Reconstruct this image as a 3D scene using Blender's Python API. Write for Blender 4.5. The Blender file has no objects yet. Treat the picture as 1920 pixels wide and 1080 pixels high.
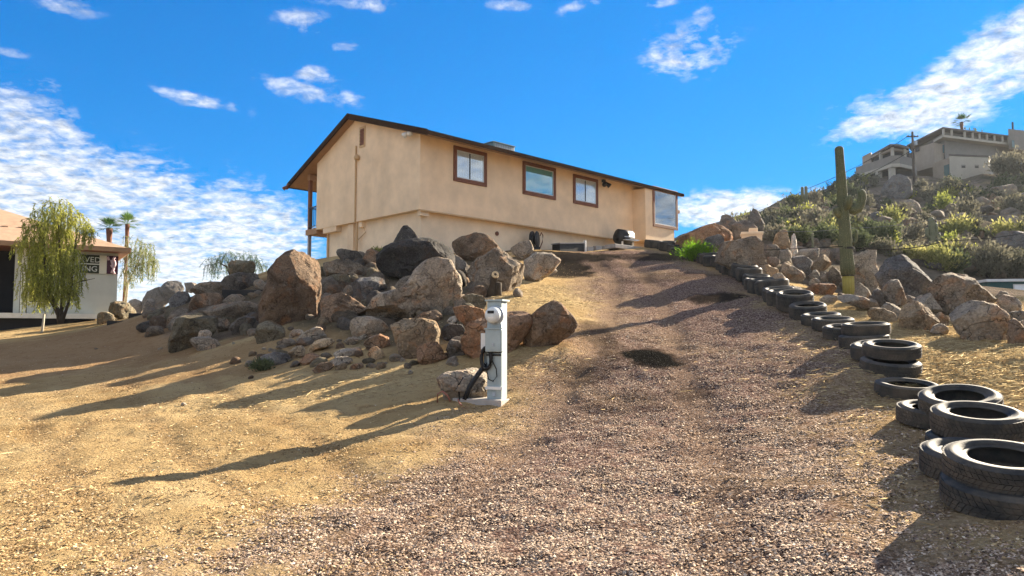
import bpy, math, random
import numpy as np
from mathutils import Vector, Matrix, noise as mnoise

SC = bpy.context.scene
COL = SC.collection
random.seed(7); RNG = np.random.default_rng(11)

# ------------------------------------------------------------------ camera
F = 1353.0                      # focal length in pixels of the 1920 px wide photograph
PITCH = math.radians(3.6)
CAMZ = 1.6
cam = bpy.data.cameras.new('camera'); cam.sensor_width = 36.0; cam.lens = 36.0 * F / 1920.0
cam.clip_start = 0.05; cam.clip_end = 5000
camo = bpy.data.objects.new('camera', cam); COL.objects.link(camo)
camo.location = (0, 0, CAMZ); camo.rotation_euler = (math.radians(90) + PITCH, 0, 0)
SC.camera = camo
SC.render.resolution_x = 1024; SC.render.resolution_y = 576

# ------------------------------------------------------------------ sky, sun, exposure
SUN_AZ = math.radians(47.5)       # to the right of the view direction (+Y), towards +X
SUN_EL = math.radians(22)
SC.view_settings.view_transform = 'Standard'; SC.view_settings.look = 'None'
SC.view_settings.gamma = 1.0; SC.view_settings.exposure = 2.55
SKY_STRENGTH = 0.10
SKY_TINT = (.16, .34, .58)
CLOUD_LEVEL = 2.35

def pix_dir(px, py):
    u = (px - 960.0) / F; v = (540.0 - py) / F
    return Vector((u, math.cos(PITCH) - v * math.sin(PITCH), math.sin(PITCH) + v * math.cos(PITCH)))
def P(px, py, d):
    """point on the line of sight through a photo pixel at the horizontal distance d along +Y"""
    r = pix_dir(px, py); s = d / r.y
    return Vector((r.x * s, d, CAMZ + r.z * s))

world = bpy.data.worlds.new('World'); SC.world = world; world.use_nodes = True
def build_sky():
    nt = world.node_tree; nt.nodes.clear(); N = nt.nodes.new; L = nt.links.new
    out = N('ShaderNodeOutputWorld'); bg = N('ShaderNodeBackground'); bg.inputs[1].default_value = SKY_STRENGTH
    L(bg.outputs[0], out.inputs[0])
    sky = N('ShaderNodeTexSky'); sky.sky_type = 'NISHITA'; sky.sun_disc = False
    sky.sun_elevation = SUN_EL; sky.sun_rotation = SUN_AZ
    sky.altitude = 600; sky.air_density = 1.0; sky.dust_density = 0.1; sky.ozone_density = 3.0
    hs = N('ShaderNodeHueSaturation'); hs.inputs['Saturation'].default_value = 1.30; hs.inputs['Value'].default_value = 1.0
    # soft shoulder so that the sky near the sun does not wash out, and the deep blue of dry desert air
    sv = N('ShaderNodeVectorMath'); sv.operation = 'MULTIPLY_ADD'; L(sky.outputs[0], sv.inputs[0]); sv.inputs[1].default_value = (.16, .16, .16); sv.inputs[2].default_value = (1, 1, 1)
    dv = N('ShaderNodeVectorMath'); dv.operation = 'DIVIDE'; L(sky.outputs[0], dv.inputs[0]); L(sv.outputs[0], dv.inputs[1])
    tv = N('ShaderNodeVectorMath'); tv.operation = 'MULTIPLY'; L(dv.outputs[0], tv.inputs[0]); tv.inputs[1].default_value = SKY_TINT
    L(tv.outputs[0], hs.inputs['Color'])
    tc = N('ShaderNodeTexCoord'); nrm = N('ShaderNodeVectorMath'); nrm.operation = 'NORMALIZE'
    L(tc.outputs['Generated'], nrm.inputs[0])
    sp = N('ShaderNodeSeparateXYZ'); L(nrm.outputs[0], sp.inputs[0])
    def M(op, a, b=None, c=None, clamp=False):
        n = N('ShaderNodeMath'); n.operation = op; n.use_clamp = clamp
        for i, x in enumerate((a, b, c)):
            if x is None: continue
            if isinstance(x, (int, float)): n.inputs[i].default_value = x
            else: L(x, n.inputs[i])
        return n.outputs[0]
    az = M('ARCTAN2', sp.outputs[0], sp.outputs[1]); el = M('ARCSINE', sp.outputs[2])
    # cloud layer as a flat sheet high above: direction projected to that sheet
    den = M('ADD', M('MAXIMUM', sp.outputs[2], 0.0), 0.20)
    cx = M('DIVIDE', sp.outputs[0], den); cy = M('DIVIDE', sp.outputs[1], den)
    cv = N('ShaderNodeCombineXYZ'); L(cx, cv.inputs[0]); L(cy, cv.inputs[1])
    def noise(scale, detail, rough, off=0.0, dist=0.0):
        n = N('ShaderNodeTexNoise'); n.inputs['Scale'].default_value = scale; n.inputs['Detail'].default_value = detail
        n.inputs['Roughness'].default_value = rough; n.inputs['Distortion'].default_value = dist
        a = N('ShaderNodeVectorMath'); a.operation = 'ADD'; L(cv.outputs[0], a.inputs[0]); a.inputs[1].default_value = (off, off * .7, off * 1.3)
        L(a.outputs[0], n.inputs['Vector']); return n.outputs[0]
    n1 = noise(9.0, 7, 0.62, 3.1, 0.4); n2 = noise(26.0, 5, 0.62, 8.7, 0.3); nbig = noise(1.1, 2, 0.5, 21.0)
    # where the cloud fields lie (pixel centre, half sizes, tilt, weight)
    fields = [(30, 340, 270, 120, 12, 1.1), (290, 410, 270, 95, 14, 1.08), (60, 490, 640, 100, 4, 1.25), (450, 440, 140, 90, 10, 1.1), (60, 225, 120, 50, 15, .8),
              (365, 186, 95, 15, 6, .62), (590, 140, 45, 16, 5, .6), (645, 85, 30, 15, 0, .6), (550, 165, 75, 22, 8, .5),
              (570, 40, 60, 22, 0, .52), (690, 4, 90, 16, 0, .6), (110, 5, 70, 22, 0, .5), (650, 185, 40, 14, 0, .5), (85, 160, 55, 14, 5, .5), (20, 98, 30, 9, 0, .5),
              (1840, 140, 190, 68, -27, 1.15), (1730, 192, 175, 42, -14, 1.08), (1900, 85, 95, 50, -35, 1.1), (1620, 190, 90, 16, -14, .5),
              (1290, 98, 95, 48, -5, .68), (1320, 32, 24, 18, -30, .6), (1385, 395, 150, 34, 2, 1.25), (1530, 380, 70, 26, 0, .7),
              (1085, 12, 50, 14, -15, .58), (955, 10, 60, 11, 5, .55), (1235, 4, 40, 10, 0, .5)]
    tot = None
    for (fx, fy, sx, sy, tilt, w) in fields:
        r = pix_dir(fx, fy).normalized(); a0 = math.atan2(r.x, r.y); e0 = math.asin(r.z)
        ra = pix_dir(fx + 10, fy).normalized(); kx = (math.atan2(ra.x, ra.y) - a0) / 10
        re = pix_dir(fx, fy - 10).normalized(); ky = (math.asin(re.z) - e0) / 10
        t = math.radians(tilt); c, s = math.cos(t), math.sin(t)
        dx = M('MULTIPLY', M('SUBTRACT', az, a0), 1 / kx); dy = M('MULTIPLY', M('SUBTRACT', e0, el), 1 / ky)
        u = M('ADD', M('MULTIPLY', dx, c / sx), M('MULTIPLY', dy, s / sx))
        v = M('ADD', M('MULTIPLY', dx, -s / sy), M('MULTIPLY', dy, c / sy))
        q = M('ADD', M('MULTIPLY', u, u), M('MULTIPLY', v, v))
        g = M('MULTIPLY', M('EXPONENT', M('MULTIPLY', M('MULTIPLY', q, q), -0.55)), w)
        tot = g if tot is None else M('MAXIMUM', tot, g)
    # cloud added out of view, denser than within it, as neutral fill light
    fill_cloud = M('MULTIPLY', M('GREATER_THAN', M('ABSOLUTE', az), math.radians(40)), M('MULTIPLY', nbig, 1.9))
    tot = M('MAXIMUM', tot, fill_cloud)
    nn = M('ADD', M('MULTIPLY', n1, 0.6), M('MULTIPLY', n2, 0.4))
    dens = M('ADD', M('MULTIPLY', tot, 0.80), M('MULTIPLY', M('SUBTRACT', nn, 0.5), 3.1))
    dens = M('MULTIPLY', M('SUBTRACT', dens, 0.26), 1.45, clamp=True)
    dens = M('MULTIPLY', dens, M('MULTIPLY', M('ADD', tot, 0.02), 1.6, clamp=True))
    dens = M('MULTIPLY', dens, M('GREATER_THAN', el, 0.0))
    dens = M('MULTIPLY', dens, 0.80)
    # cloud colour: white tops with soft grey undersides, brighter towards the sun
    shade = M('ADD', M('MULTIPLY', M('SUBTRACT', noise(19.0, 6, 0.62, 3.4, 0.4), 0.5), -2.2), 0.84, clamp=True)
    sd = Vector((math.sin(SUN_AZ) * math.cos(SUN_EL), math.cos(SUN_AZ) * math.cos(SUN_EL), math.sin(SUN_EL)))
    dt = N('ShaderNodeVectorMath'); dt.operation = 'DOT_PRODUCT'; L(nrm.outputs[0], dt.inputs[0]); dt.inputs[1].default_value = sd
    glow = M('ADD', M('MULTIPLY', M('MAXIMUM', dt.outputs['Value'], 0.0), 0.06), 0.92)
    lev = M('MULTIPLY', M('MULTIPLY', shade, glow), CLOUD_LEVEL)
    cc = N('ShaderNodeMix'); cc.data_type = 'RGBA'; L(shade, cc.inputs[0])
    cc.inputs[6].default_value = (0.80, 0.90, 1.0, 1); cc.inputs[7].default_value = (1.0, 0.985, 0.95, 1)
    cm = N('ShaderNodeVectorMath'); cm.operation = 'SCALE'; L(cc.outputs[2], cm.inputs[0]); L(lev, cm.inputs[3])
    mx = N('ShaderNodeMix'); mx.data_type = 'RGBA'; L(dens, mx.inputs[0]); L(hs.outputs[0], mx.inputs[6]); L(cm.outputs[0], mx.inputs[7])
    L(mx.outputs[2], bg.inputs[0])
build_sky()

sun = bpy.data.lights.new('sun', 'SUN'); sun.energy = 3.55; sun.angle = math.radians(0.55); sun.color = (1.0, 0.87, 0.68)
suno = bpy.data.objects.new('sun', sun); COL.objects.link(suno)
_sd = Vector((math.sin(SUN_AZ) * math.cos(SUN_EL), math.cos(SUN_AZ) * math.cos(SUN_EL), math.sin(SUN_EL)))
suno.rotation_euler = _sd.to_track_quat('Z', 'Y').to_euler(); suno.location = _sd * 60

# ------------------------------------------------------------------ materials
MATS = {}
def new_mat(name):
    m = bpy.data.materials.new(name); m.use_nodes = True; nt = m.node_tree
    b = nt.nodes['Principled BSDF']; MATS[name] = m
    return m, nt, b
def nd(nt, t, **kw):
    n = nt.nodes.new(t)
    for k, v in kw.items(): setattr(n, k, v)
    return n
def tex_noise(nt, vec, scale, detail=4, rough=.55, dist=0):
    n = nd(nt, 'ShaderNodeTexNoise'); n.inputs['Scale'].default_value = scale; n.inputs['Detail'].default_value = detail
    n.inputs['Roughness'].default_value = rough; n.inputs['Distortion'].default_value = dist
    nt.links.new(vec, n.inputs['Vector']); return n.outputs[0]
def mth(nt, op, a, b=None, clamp=False):
    n = nd(nt, 'ShaderNodeMath', operation=op, use_clamp=clamp)
    for i, x in enumerate((a, b)):
        if x is None: continue
        if isinstance(x, (int, float)): n.inputs[i].default_value = x
        else: nt.links.new(x, n.inputs[i])
    return n.outputs[0]
def mixc(nt, f, a, b, blend='MIX'):
    n = nd(nt, 'ShaderNodeMix', data_type='RGBA', blend_type=blend)
    for i, x in ((0, f), (6, a), (7, b)):
        if isinstance(x, (int, float)): n.inputs[i].default_value = x
        elif isinstance(x, tuple): n.inputs[i].default_value = (*x[:3], 1)
        else: nt.links.new(x, n.inputs[i])
    return n.outputs[2]
def ramp(nt, f, stops, interp='LINEAR'):
    n = nd(nt, 'ShaderNodeValToRGB'); cr = n.color_ramp; cr.interpolation = interp
    while len(cr.elements) < len(stops): cr.elements.new(0.5)
    for e, (p, c) in zip(cr.elements, stops): e.position = p; e.color = (*c[:3], 1) if isinstance(c, tuple) else (c, c, c, 1)
    nt.links.new(f, n.inputs[0]); return n.outputs[0]
def bump(nt, b, h, strength=.3, dist=.02, prev=None):
    n = nd(nt, 'ShaderNodeBump'); n.inputs['Strength'].default_value = strength; n.inputs['Distance'].default_value = dist
    nt.links.new(h, n.inputs['Height'])
    if prev is not None: nt.links.new(prev, n.inputs['Normal'])
    nt.links.new(n.outputs[0], b.inputs['Normal']); return n.outputs[0]
def mat(name, col, rough=.8, var=.12, scale=6., bstr=.15, bscale=60., metal=0., spec=.3, dirt=None):
    """plain painted / stone / metal surface with uneven colour and fine relief"""
    if name in MATS: return MATS[name]
    m, nt, b = new_mat(name); tc = nd(nt, 'ShaderNodeTexCoord').outputs['Object']
    n = tex_noise(nt, tc, scale, 6, .6)
    lo = tuple(c * (1 - var * 2) for c in col); hi = tuple(min(1, c * (1 + var)) for c in col)
    c = ramp(nt, n, [(.3, lo), (.7, hi)])
    if dirt:
        n3 = tex_noise(nt, tc, scale * .6, 8, .7); c = mixc(nt, ramp(nt, n3, [(.52, 0.), (.72, .7)]), c, dirt)
    nt.links.new(c, b.inputs['Base Color']); b.inputs['Roughness'].default_value = rough
    b.inputs['Metallic'].default_value = metal; b.inputs['Specular IOR Level'].default_value = spec
    if bstr: bump(nt, b, tex_noise(nt, tc, bscale, 5, .65), bstr, .02)
    return m
def leaf_mat(name, a, b2, tr=.45):
    m, nt, b = new_mat(name); nt.nodes.remove(b); out = nt.nodes['Material Output']
    at = nd(nt, 'ShaderNodeAttribute', attribute_name='tone').outputs['Fac']
    oi = nd(nt, 'ShaderNodeObjectInfo').outputs['Random']
    c = mixc(nt, at, a, b2)
    hsv = nd(nt, 'ShaderNodeHueSaturation'); nt.links.new(c, hsv.inputs['Color'])
    nt.links.new(mth(nt, 'ADD', mth(nt, 'MULTIPLY', oi, .6), .7), hsv.inputs['Value'])
    nt.links.new(mth(nt, 'ADD', mth(nt, 'MULTIPLY', oi, -.03), .515), hsv.inputs['Hue'])
    d = nd(nt, 'ShaderNodeBsdfDiffuse'); t = nd(nt, 'ShaderNodeBsdfTranslucent'); mx = nd(nt, 'ShaderNodeMixShader'); mx.inputs[0].default_value = tr
    for s in (d, t): nt.links.new(hsv.outputs[0], s.inputs[0])
    nt.links.new(d.outputs[0], mx.inputs[1]); nt.links.new(t.outputs[0], mx.inputs[2]); nt.links.new(mx.outputs[0], out.inputs[0])
    return m

def rock_mat():
    m, nt, b = new_mat('rock'); geo = nd(nt, 'ShaderNodeTexCoord').outputs['Object']; oi = nd(nt, 'ShaderNodeObjectInfo')
    rnd = mth(nt, 'MULTIPLY', oi.outputs['Random'], 37.0)
    off = nd(nt, 'ShaderNodeVectorMath', operation='ADD'); nt.links.new(geo, off.inputs[0])
    cb = nd(nt, 'ShaderNodeCombineXYZ')
    for i in range(3): nt.links.new(rnd, cb.inputs[i])
    nt.links.new(cb.outputs[0], off.inputs[1]); v = off.outputs[0]
    base = oi.outputs['Color']
    n1 = tex_noise(nt, v, 1.5, 6, .62, .6); n2 = tex_noise(nt, v, 5.0, 7, .68, .3); n3 = tex_noise(nt, v, 26., 5, .7); n4 = tex_noise(nt, v, 2.3, 5, .6, .8); n5 = tex_noise(nt, v, 11., 6, .72, .4)
    c = mixc(nt, 1.0, base, ramp(nt, n1, [(.30, (.44, .43, .43)), (.5, (.9, .9, .9)), (.72, (1.35, 1.28, 1.18))]), 'MULTIPLY')
    rust = mixc(nt, 1.0, base, (1.3, .88, .60), 'MULTIPLY')
    c = mixc(nt, ramp(nt, n4, [(.54, 0.), (.70, .8)]), c, rust)
    pale = ramp(nt, n2, [(.58, 0.), (.74, .45)])
    c = mixc(nt, pale, c, (.40, .36, .29))
    dark = ramp(nt, n2, [(.26, .75), (.42, 0.)]); c = mixc(nt, dark, c, (.035, .032, .03))
    c = mixc(nt, ramp(nt, n5, [(.56, 0.), (.70, .5)]), c, mixc(nt, 1.0, base, (1.9, 1.8, 1.6), 'MULTIPLY'))
    c = mixc(nt, 1.0, c, ramp(nt, n3, [(.3, .55), (.7, 1.45)]), 'MULTIPLY')
    nt.links.new(c, b.inputs['Base Color']); b.inputs['Roughness'].default_value = .92; b.inputs['Specular IOR Level'].default_value = .1
    vor = nd(nt, 'ShaderNodeTexVoronoi', feature='DISTANCE_TO_EDGE'); vor.inputs['Scale'].default_value = 1.7
    wv = nd(nt, 'ShaderNodeVectorMath', operation='ADD'); nt.links.new(v, wv.inputs[0])
    nz = nd(nt, 'ShaderNodeTexNoise'); nz.inputs['Scale'].default_value = 3; nt.links.new(v, nz.inputs['Vector']); nt.links.new(nz.outputs[1], wv.inputs[1])
    nt.links.new(wv.outputs[0], vor.inputs['Vector'])
    crack = ramp(nt, vor.outputs['Distance'], [(0., 0.), (.03, 1.)])
    c2 = mixc(nt, ramp(nt, vor.outputs['Distance'], [(0., .75), (.018, 0.)]), c, (.03, .026, .022)); nt.links.new(c2, b.inputs['Base Color'])
    h = mth(nt, 'ADD', mth(nt, 'MULTIPLY', n2, 1.0), mth(nt, 'ADD', mth(nt, 'MULTIPLY', n3, .35), mth(nt, 'MULTIPLY', crack, .30)))
    h = mth(nt, 'ADD', h, mth(nt, 'MULTIPLY', n5, .8))
    bump(nt, b, h, 1.0, .085)
    return m
rock_mat()

# ------------------------------------------------------------------ mesh helpers
class MB:
    def __init__(s): s.v = []; s.f = []
    def add(s, vs, fs):
        o = len(s.v); s.v += [tuple(x) for x in vs]; s.f += [tuple(i + o for i in f) for f in fs]; return s
    def box(s, x0, x1, y0, y1, z0, z1):
        return s.add([(x0,y0,z0),(x1,y0,z0),(x1,y1,z0),(x0,y1,z0),(x0,y0,z1),(x1,y0,z1),(x1,y1,z1),(x0,y1,z1)],
                     [(0,3,2,1),(4,5,6,7),(0,1,5,4),(1,2,6,5),(2,3,7,6),(3,0,4,7)])
    def prism(s, poly, z0, z1):
        n = len(poly); vs = [(x, y, z0) for x, y in poly] + [(x, y, z1) for x, y in poly]
        return s.add(vs, [tuple(range(n))[::-1], tuple(range(n, 2 * n))] + [(i, (i+1) % n, n + (i+1) % n, n + i) for i in range(n)])
    def hexa(s, lo, hi):
        n = len(lo); return s.add(list(lo) + list(hi), [tuple(range(n))[::-1], tuple(range(n, 2 * n))] + [(i, (i+1) % n, n + (i+1) % n, n + i) for i in range(n)])
    def tube(s, pts, r, n=8, cap=True):
        pts = [Vector(p) for p in pts]; rs = r if isinstance(r, (list, tuple)) else [r] * len(pts)
        vs = []; up = Vector((0.01, 0.02, 1))
        for i, p in enumerate(pts):
            t = (pts[min(i+1, len(pts)-1)] - pts[max(i-1, 0)]).normalized()
            a = t.cross(up if abs(t.z) < .95 else Vector((1, 0.1, 0))).normalized(); b = t.cross(a)
            for k in range(n):
                w = 2 * math.pi * k / n; vs.append(p + (a * math.cos(w) + b * math.sin(w)) * rs[i])
        fs = [(i*n+k, i*n+(k+1) % n, (i+1)*n+(k+1) % n, (i+1)*n+k) for i in range(len(pts)-1) for k in range(n)]
        if cap: fs += [tuple(range(n))[::-1], tuple(range((len(pts)-1)*n, len(pts)*n))]
        return s.add(vs, fs)
    def lathe(s, prof, n=24, rib=0., ribs=0, closed=False, c=(0, 0)):
        vs = []
        for (r, z) in prof:
            for k in range(n):
                w = 2 * math.pi * k / n; rr = r * (1 + (rib * math.cos(w * ribs) if ribs else 0)); vs.append((c[0] + rr * math.cos(w), c[1] + rr * math.sin(w), z))
        m = len(prof); rng = m if closed else m - 1
        fs = [(i*n+k, i*n+(k+1) % n, ((i+1) % m)*n+(k+1) % n, ((i+1) % m)*n+k) for i in range(rng) for k in range(n)]
        if not closed: fs += [tuple(range(n))[::-1], tuple(range((m-1)*n, m*n))]
        return s.add(vs, fs)
    def frame(s, x0, x1, z0, z1, w, y0, y1):
        """picture frame in the XZ plane"""
        s.box(x0, x1, y0, y1, z0, z0 + w); s.box(x0, x1, y0, y1, z1 - w, z1)
        s.box(x0, x0 + w, y0, y1, z0 + w, z1 - w); return s.box(x1 - w, x1, y0, y1, z0 + w, z1 - w)
    def mesh(s, name, smooth=False):
        me = bpy.data.meshes.new(name); me.from_pydata(s.v, [], s.f); me.update()
        if smooth: me.polygons.foreach_set('use_smooth', [True] * len(me.polygons))
        return me
    def build(s, name, m, parent=None, smooth=False, loc=(0, 0, 0), rot=(0, 0, 0), bevel=0.):
        o = bpy.data.objects.new(name, s.mesh(name, smooth)); COL.objects.link(o)
        o.data.materials.append(MATS[m] if isinstance(m, str) else m); o.location = loc; o.rotation_euler = rot
        if parent is not None: o.parent = parent
        if bevel:
            bv = o.modifiers.new('bevel', 'BEVEL'); bv.width = bevel; bv.segments = 2; bv.limit_method = 'ANGLE'
        return o
def np_mesh(name, V, Fq, smooth=False, tone=None):
    me = bpy.data.meshes.new(name); V = np.asarray(V, np.float32); Fq = np.asarray(Fq, np.int32); k = Fq.shape[1]
    me.vertices.add(len(V)); me.vertices.foreach_set('co', V.ravel())
    me.loops.add(Fq.size); me.loops.foreach_set('vertex_index', Fq.ravel())
    me.polygons.add(len(Fq)); me.polygons.foreach_set('loop_start', np.arange(0, Fq.size, k, dtype=np.int32))
    if smooth: me.polygons.foreach_set('use_smooth', np.ones(len(Fq), bool))
    if tone is not None:
        at = me.attributes.new('tone', 'FLOAT', 'POINT'); at.data.foreach_set('value', np.asarray(tone, np.float32))
    me.update(calc_edges=True); me.validate(); return me
def mobj(name, me, m, parent=None, loc=(0, 0, 0)):
    o = bpy.data.objects.new(name, me); COL.objects.link(o)
    if not me.materials: me.materials.append(MATS[m])
    o.location = loc
    if parent is not None: o.parent = parent
    return o
def empty(name, loc=(0, 0, 0), rz=0, label=None, cat=None, group=None, rot=None):
    o = bpy.data.objects.new(name, None); COL.objects.link(o); o.location = loc; o.empty_display_size = .2
    o.rotation_euler = rot if rot else (0, 0, rz)
    return tag(o, label, cat, group)
def tag(o, label=None, cat=None, group=None, kind=None):
    for k, v in (('label', label), ('category', cat), ('group', group), ('kind', kind)):
        if v: o[k] = v
    return o
def copy_tree(o, parent=None):
    c = o.copy(); COL.objects.link(c); c.parent = parent
    for ch in list(o.children): copy_tree(ch, c)
    return c

# ------------------------------------------------------------------ terrain
CTRL = []   # pixel, pixel, distance
for t in """905 752 10.3|0 690 18|0 645 24|100 603 32|-400 620 32|0 800 10.6|0 1000 5.4|-300 900 7.5|500 900 7.1|500 760 11|300 720 13.6|
950 1075 4.4|950 860 7.4|500 1075 4.5|1300 1075 4.2|1300 860 6.8|1300 720 10.1|1200 650 13|1150 600 15.5|1150 560 19|1150 520 23|1120 490 27|1100 472 30.5|
1000 500 26|1000 560 18|1050 600 15|1000 650 12.8|850 655 13.4|700 675 13.6|480 695 14|400 658 17|300 640 20.5|200 609 27|550 605 18|650 560 20.5|
750 520 22.5|850 485 25|700 478 25.5|620 485 27.5|450 525 27|350 560 26|270 590 26|
1872 925 4.75|1815 875 5.4|1830 843 5.9|1790 788 6.8|1700 739 8.3|1668 700 9.1|1648 668 9.8|1620 648 10.8|1586 630 11.8|1562 615 12.6|1540 605 13.4|1515 594 14.2|
1475 577 15|1450 557 16.8|1400 524 20.5|1345 499 24|1310 489 26.5|1255 470 30|1225 464 32|
1600 850 6.2|1500 720 9.3|1450 620 13.2|1600 700 8.9|1350 570 17|
2150 660 8.5|2050 800 5.6|1900 645 10.5|1800 638 11.2|1740 620 12.2|1680 597 13.6|1640 577 15|1560 556 19|1500 540 20|1450 520 23|
1900 590 14.5|1800 575 15.5|1700 560 18|1600 549 22.5|1500 500 25|1420 490 27|1330 480 30""".replace('\n', '').split('|'):
    a, b_, c = (float(x) for x in t.split()); p = P(a, b_, c); CTRL.append((p.x, p.y, p.z))
# around and below the house, and the far ground (metres)
HOUSE_A = math.radians(44.75); e1 = Vector((math.cos(HOUSE_A), math.sin(HOUSE_A), 0)); e2 = Vector((-math.sin(HOUSE_A), math.cos(HOUSE_A), 0))
H0 = P(787, 392, 25.8); H0z = H0.z
def HL(X, Y, z): q = H0 + e1 * X + e2 * Y; return (q.x, q.y, z)
CTRL += [HL(1, -.3, 4.5), HL(5, -.6, 4.95), HL(9, -.6, 5.25), HL(13, -1, 5.35), HL(3, 4, 4.4), HL(10, 4, 4.8), HL(16, 3, 5.2), HL(2, 9, 3.6), HL(10, 10, 3.2), HL(17, 9, 4.2), HL(0, 5, 4.2)]
CTRL += [(0, 0, 0), (-6, 0, 0.0), (6, 0, .35), (0, -12, -.4), (-12, -12, -.4), (12, -12, .6), (-20, 0, .1), (-30, 12, .4), (-40, 34, 1.8), (-22, 44, 1.0), (-10, 50, .8), (-60, 60, -2), (-20, 90, -4), (8, 62, 3.0)]
for t in """1890 552 40|1700 520 30|1800 480 46|1900 470 47|1600 470 45|1500 448 50|1420 440 48|1800 425 65|1650 420 65|1500 412 70|1800 372 88|1900 350 95|1650 380 85|1720 338 100|1640 345 98|1860 330 105|2050 330 105|2100 480 48|2050 600 16|2200 560 25|
1580 352 98|1500 384 94|1440 402 88|1370 418 82|1240 470 80""".replace('\n', '').split('|'):
    a, b_, c = (float(x) for x in t.split()); p = P(a, b_, c); CTRL.append((p.x, p.y, p.z))
CTRL += [(70, 135, 27), (30, 135, 14), (110, 110, 26), (60, 30, 6), (40, 5, 3), (100, 60, 15), (110, 150, 30), (0, 130, -4)]
CT = np.array(CTRL)
def tps_fit(C, lam=.06):
    n = len(C); d2 = ((C[:, None, :2] - C[None, :, :2]) ** 2).sum(-1); K = .5 * d2 * np.log(d2 + 1e-9)
    Pm = np.c_[np.ones(n), C[:, :2]]; A = np.zeros((n + 3, n + 3)); A[:n, :n] = K + lam * np.eye(n); A[:n, n:] = Pm; A[n:, :n] = Pm.T
    return np.linalg.solve(A, np.r_[C[:, 2], 0, 0, 0])
TW = tps_fit(CT)
def tps(x, y):
    x = np.asarray(x, float); y = np.asarray(y, float); sh = x.shape; x = x.ravel(); y = y.ravel(); out = np.empty(len(x))
    for i in range(0, len(x), 20000):
        xs, ys = x[i:i+20000], y[i:i+20000]; d2 = (xs[:, None] - CT[None, :, 0]) ** 2 + (ys[:, None] - CT[None, :, 1]) ** 2
        out[i:i+20000] = (.5 * d2 * np.log(d2 + 1e-9)) @ TW[:-3] + TW[-3] + TW[-2] * xs + TW[-1] * ys
    return out.reshape(sh)
def hash2(ix, iy, s):
    h = (ix * 374761393 + iy * 668265263 + s * 982451653) & 0x7fffffff; h = ((h ^ (h >> 13)) * 1274126177) & 0x7fffffff
    return ((h ^ (h >> 16)) & 0xffff) / 65535.0
def vnoise(x, y, s=0):
    ix = np.floor(x).astype(np.int64); iy = np.floor(y).astype(np.int64); fx = x - ix; fy = y - iy; fx = fx*fx*(3-2*fx); fy = fy*fy*(3-2*fy)
    a, b, c, d = hash2(ix, iy, s), hash2(ix+1, iy, s), hash2(ix, iy+1, s), hash2(ix+1, iy+1, s)
    return (a*(1-fx)+b*fx)*(1-fy)+(c*(1-fx)+d*fx)*fy - .5
def fbm(x, y, s=0, o=4):
    r = 0; a = 1.
    for k in range(o): r = r + a * vnoise(x * 2**k, y * 2**k, s + k); a *= .5
    return r
def smooth01(t): t = np.clip(t, 0, 1); return t*t*(3-2*t)
def ground_z(x, y):
    x = np.asarray(x, float); y = np.asarray(y, float)
    z = tps(np.clip(x, -70, 120), np.clip(y, -14, 150))
    r = np.hypot(x - 15, y - 50); far = smooth01((r - 110) / 120); z = z * (1 - far) + (-3.0) * far
    hill = smooth01((y - 34) / 20) * smooth01((x - 4) / 14)
    z = z + .05 * fbm(x * .9, y * .9, 3) + hill * (1.3 * fbm(x * .12, y * .12, 9) + .5 * fbm(x * .6, y * .6, 5))
    z = z + .034 * fbm(x * 4.0, y * 4.0, 1, 4) * smooth01((40 - y) / 10)
    return z
def axis(segs):
    out = []
    for a, b, s in segs: out += list(np.arange(a, b, s))
    return np.array(out + [segs[-1][1]])
GX = axis([(-600, -120, 40), (-120, -40, 4), (-40, -14, .5), (-14, -8, .2), (-8, 8, .1), (8, 16, .2), (16, 40, .5), (40, 80, 1.0), (80, 120, 3), (120, 600, 40)])
GY = axis([(-60, -12, 8), (-12, 2, .6), (2, 14, .1), (14, 36, .22), (36, 110, .8), (110, 150, 3), (150, 1200, 70)])
XX, YY = np.meshgrid(GX, GY); ZZ = ground_z(XX, YY)
def gz(x, y):
    i = min(max(np.searchsorted(GX, x) - 1, 0), len(GX) - 2); j = min(max(np.searchsorted(GY, y) - 1, 0), len(GY) - 2)
    fx = (x - GX[i]) / (GX[i+1] - GX[i]); fy = (y - GY[j]) / (GY[j+1] - GY[j])
    return float((ZZ[j, i]*(1-fx)+ZZ[j, i+1]*fx)*(1-fy)+(ZZ[j+1, i]*(1-fx)+ZZ[j+1, i+1]*fx)*fy)
def hit(px, py, dmin=3.0, dmax=140.):
    r = pix_dir(px, py); d = dmin
    while d < dmax:
        s = d / r.y; x = r.x * s; z = CAMZ + r.z * s; g = gz(x, d)
        if z <= g:
            return Vector((x, d, g))
        d += max(.03, min(.5, (z - g) * .8))
    return P(px, py, dmax)

# painted masks for the ground: where the crushed gravel lies, dark cinder patches, straw litter
def in_poly(x, y, poly):
    ins = np.zeros(x.shape, bool); n = len(poly)
    for i in range(n):
        (x0, y0), (x1, y1) = poly[i], poly[(i+1) % n]
        c = ((y0 > y) != (y1 > y)) & (x < (x1 - x0) * (y - y0) / (y1 - y0 + 1e-12) + x0); ins ^= c
    return ins
def poly_dist(x, y, poly):
    d = np.full(x.shape, 1e9); n = len(poly)
    for i in range(n):
        (x0, y0), (x1, y1) = poly[i], poly[(i+1) % n]; ex, ey = x1-x0, y1-y0; t = np.clip(((x-x0)*ex+(y-y0)*ey)/(ex*ex+ey*ey+1e-9), 0, 1)
        d = np.minimum(d, np.hypot(x-x0-t*ex, y-y0-t*ey))
    return np.where(in_poly(x, y, poly), d, -d)
def wpoly(pts): return [tuple(hit(a, b)[:2]) for a, b in pts]
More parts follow.
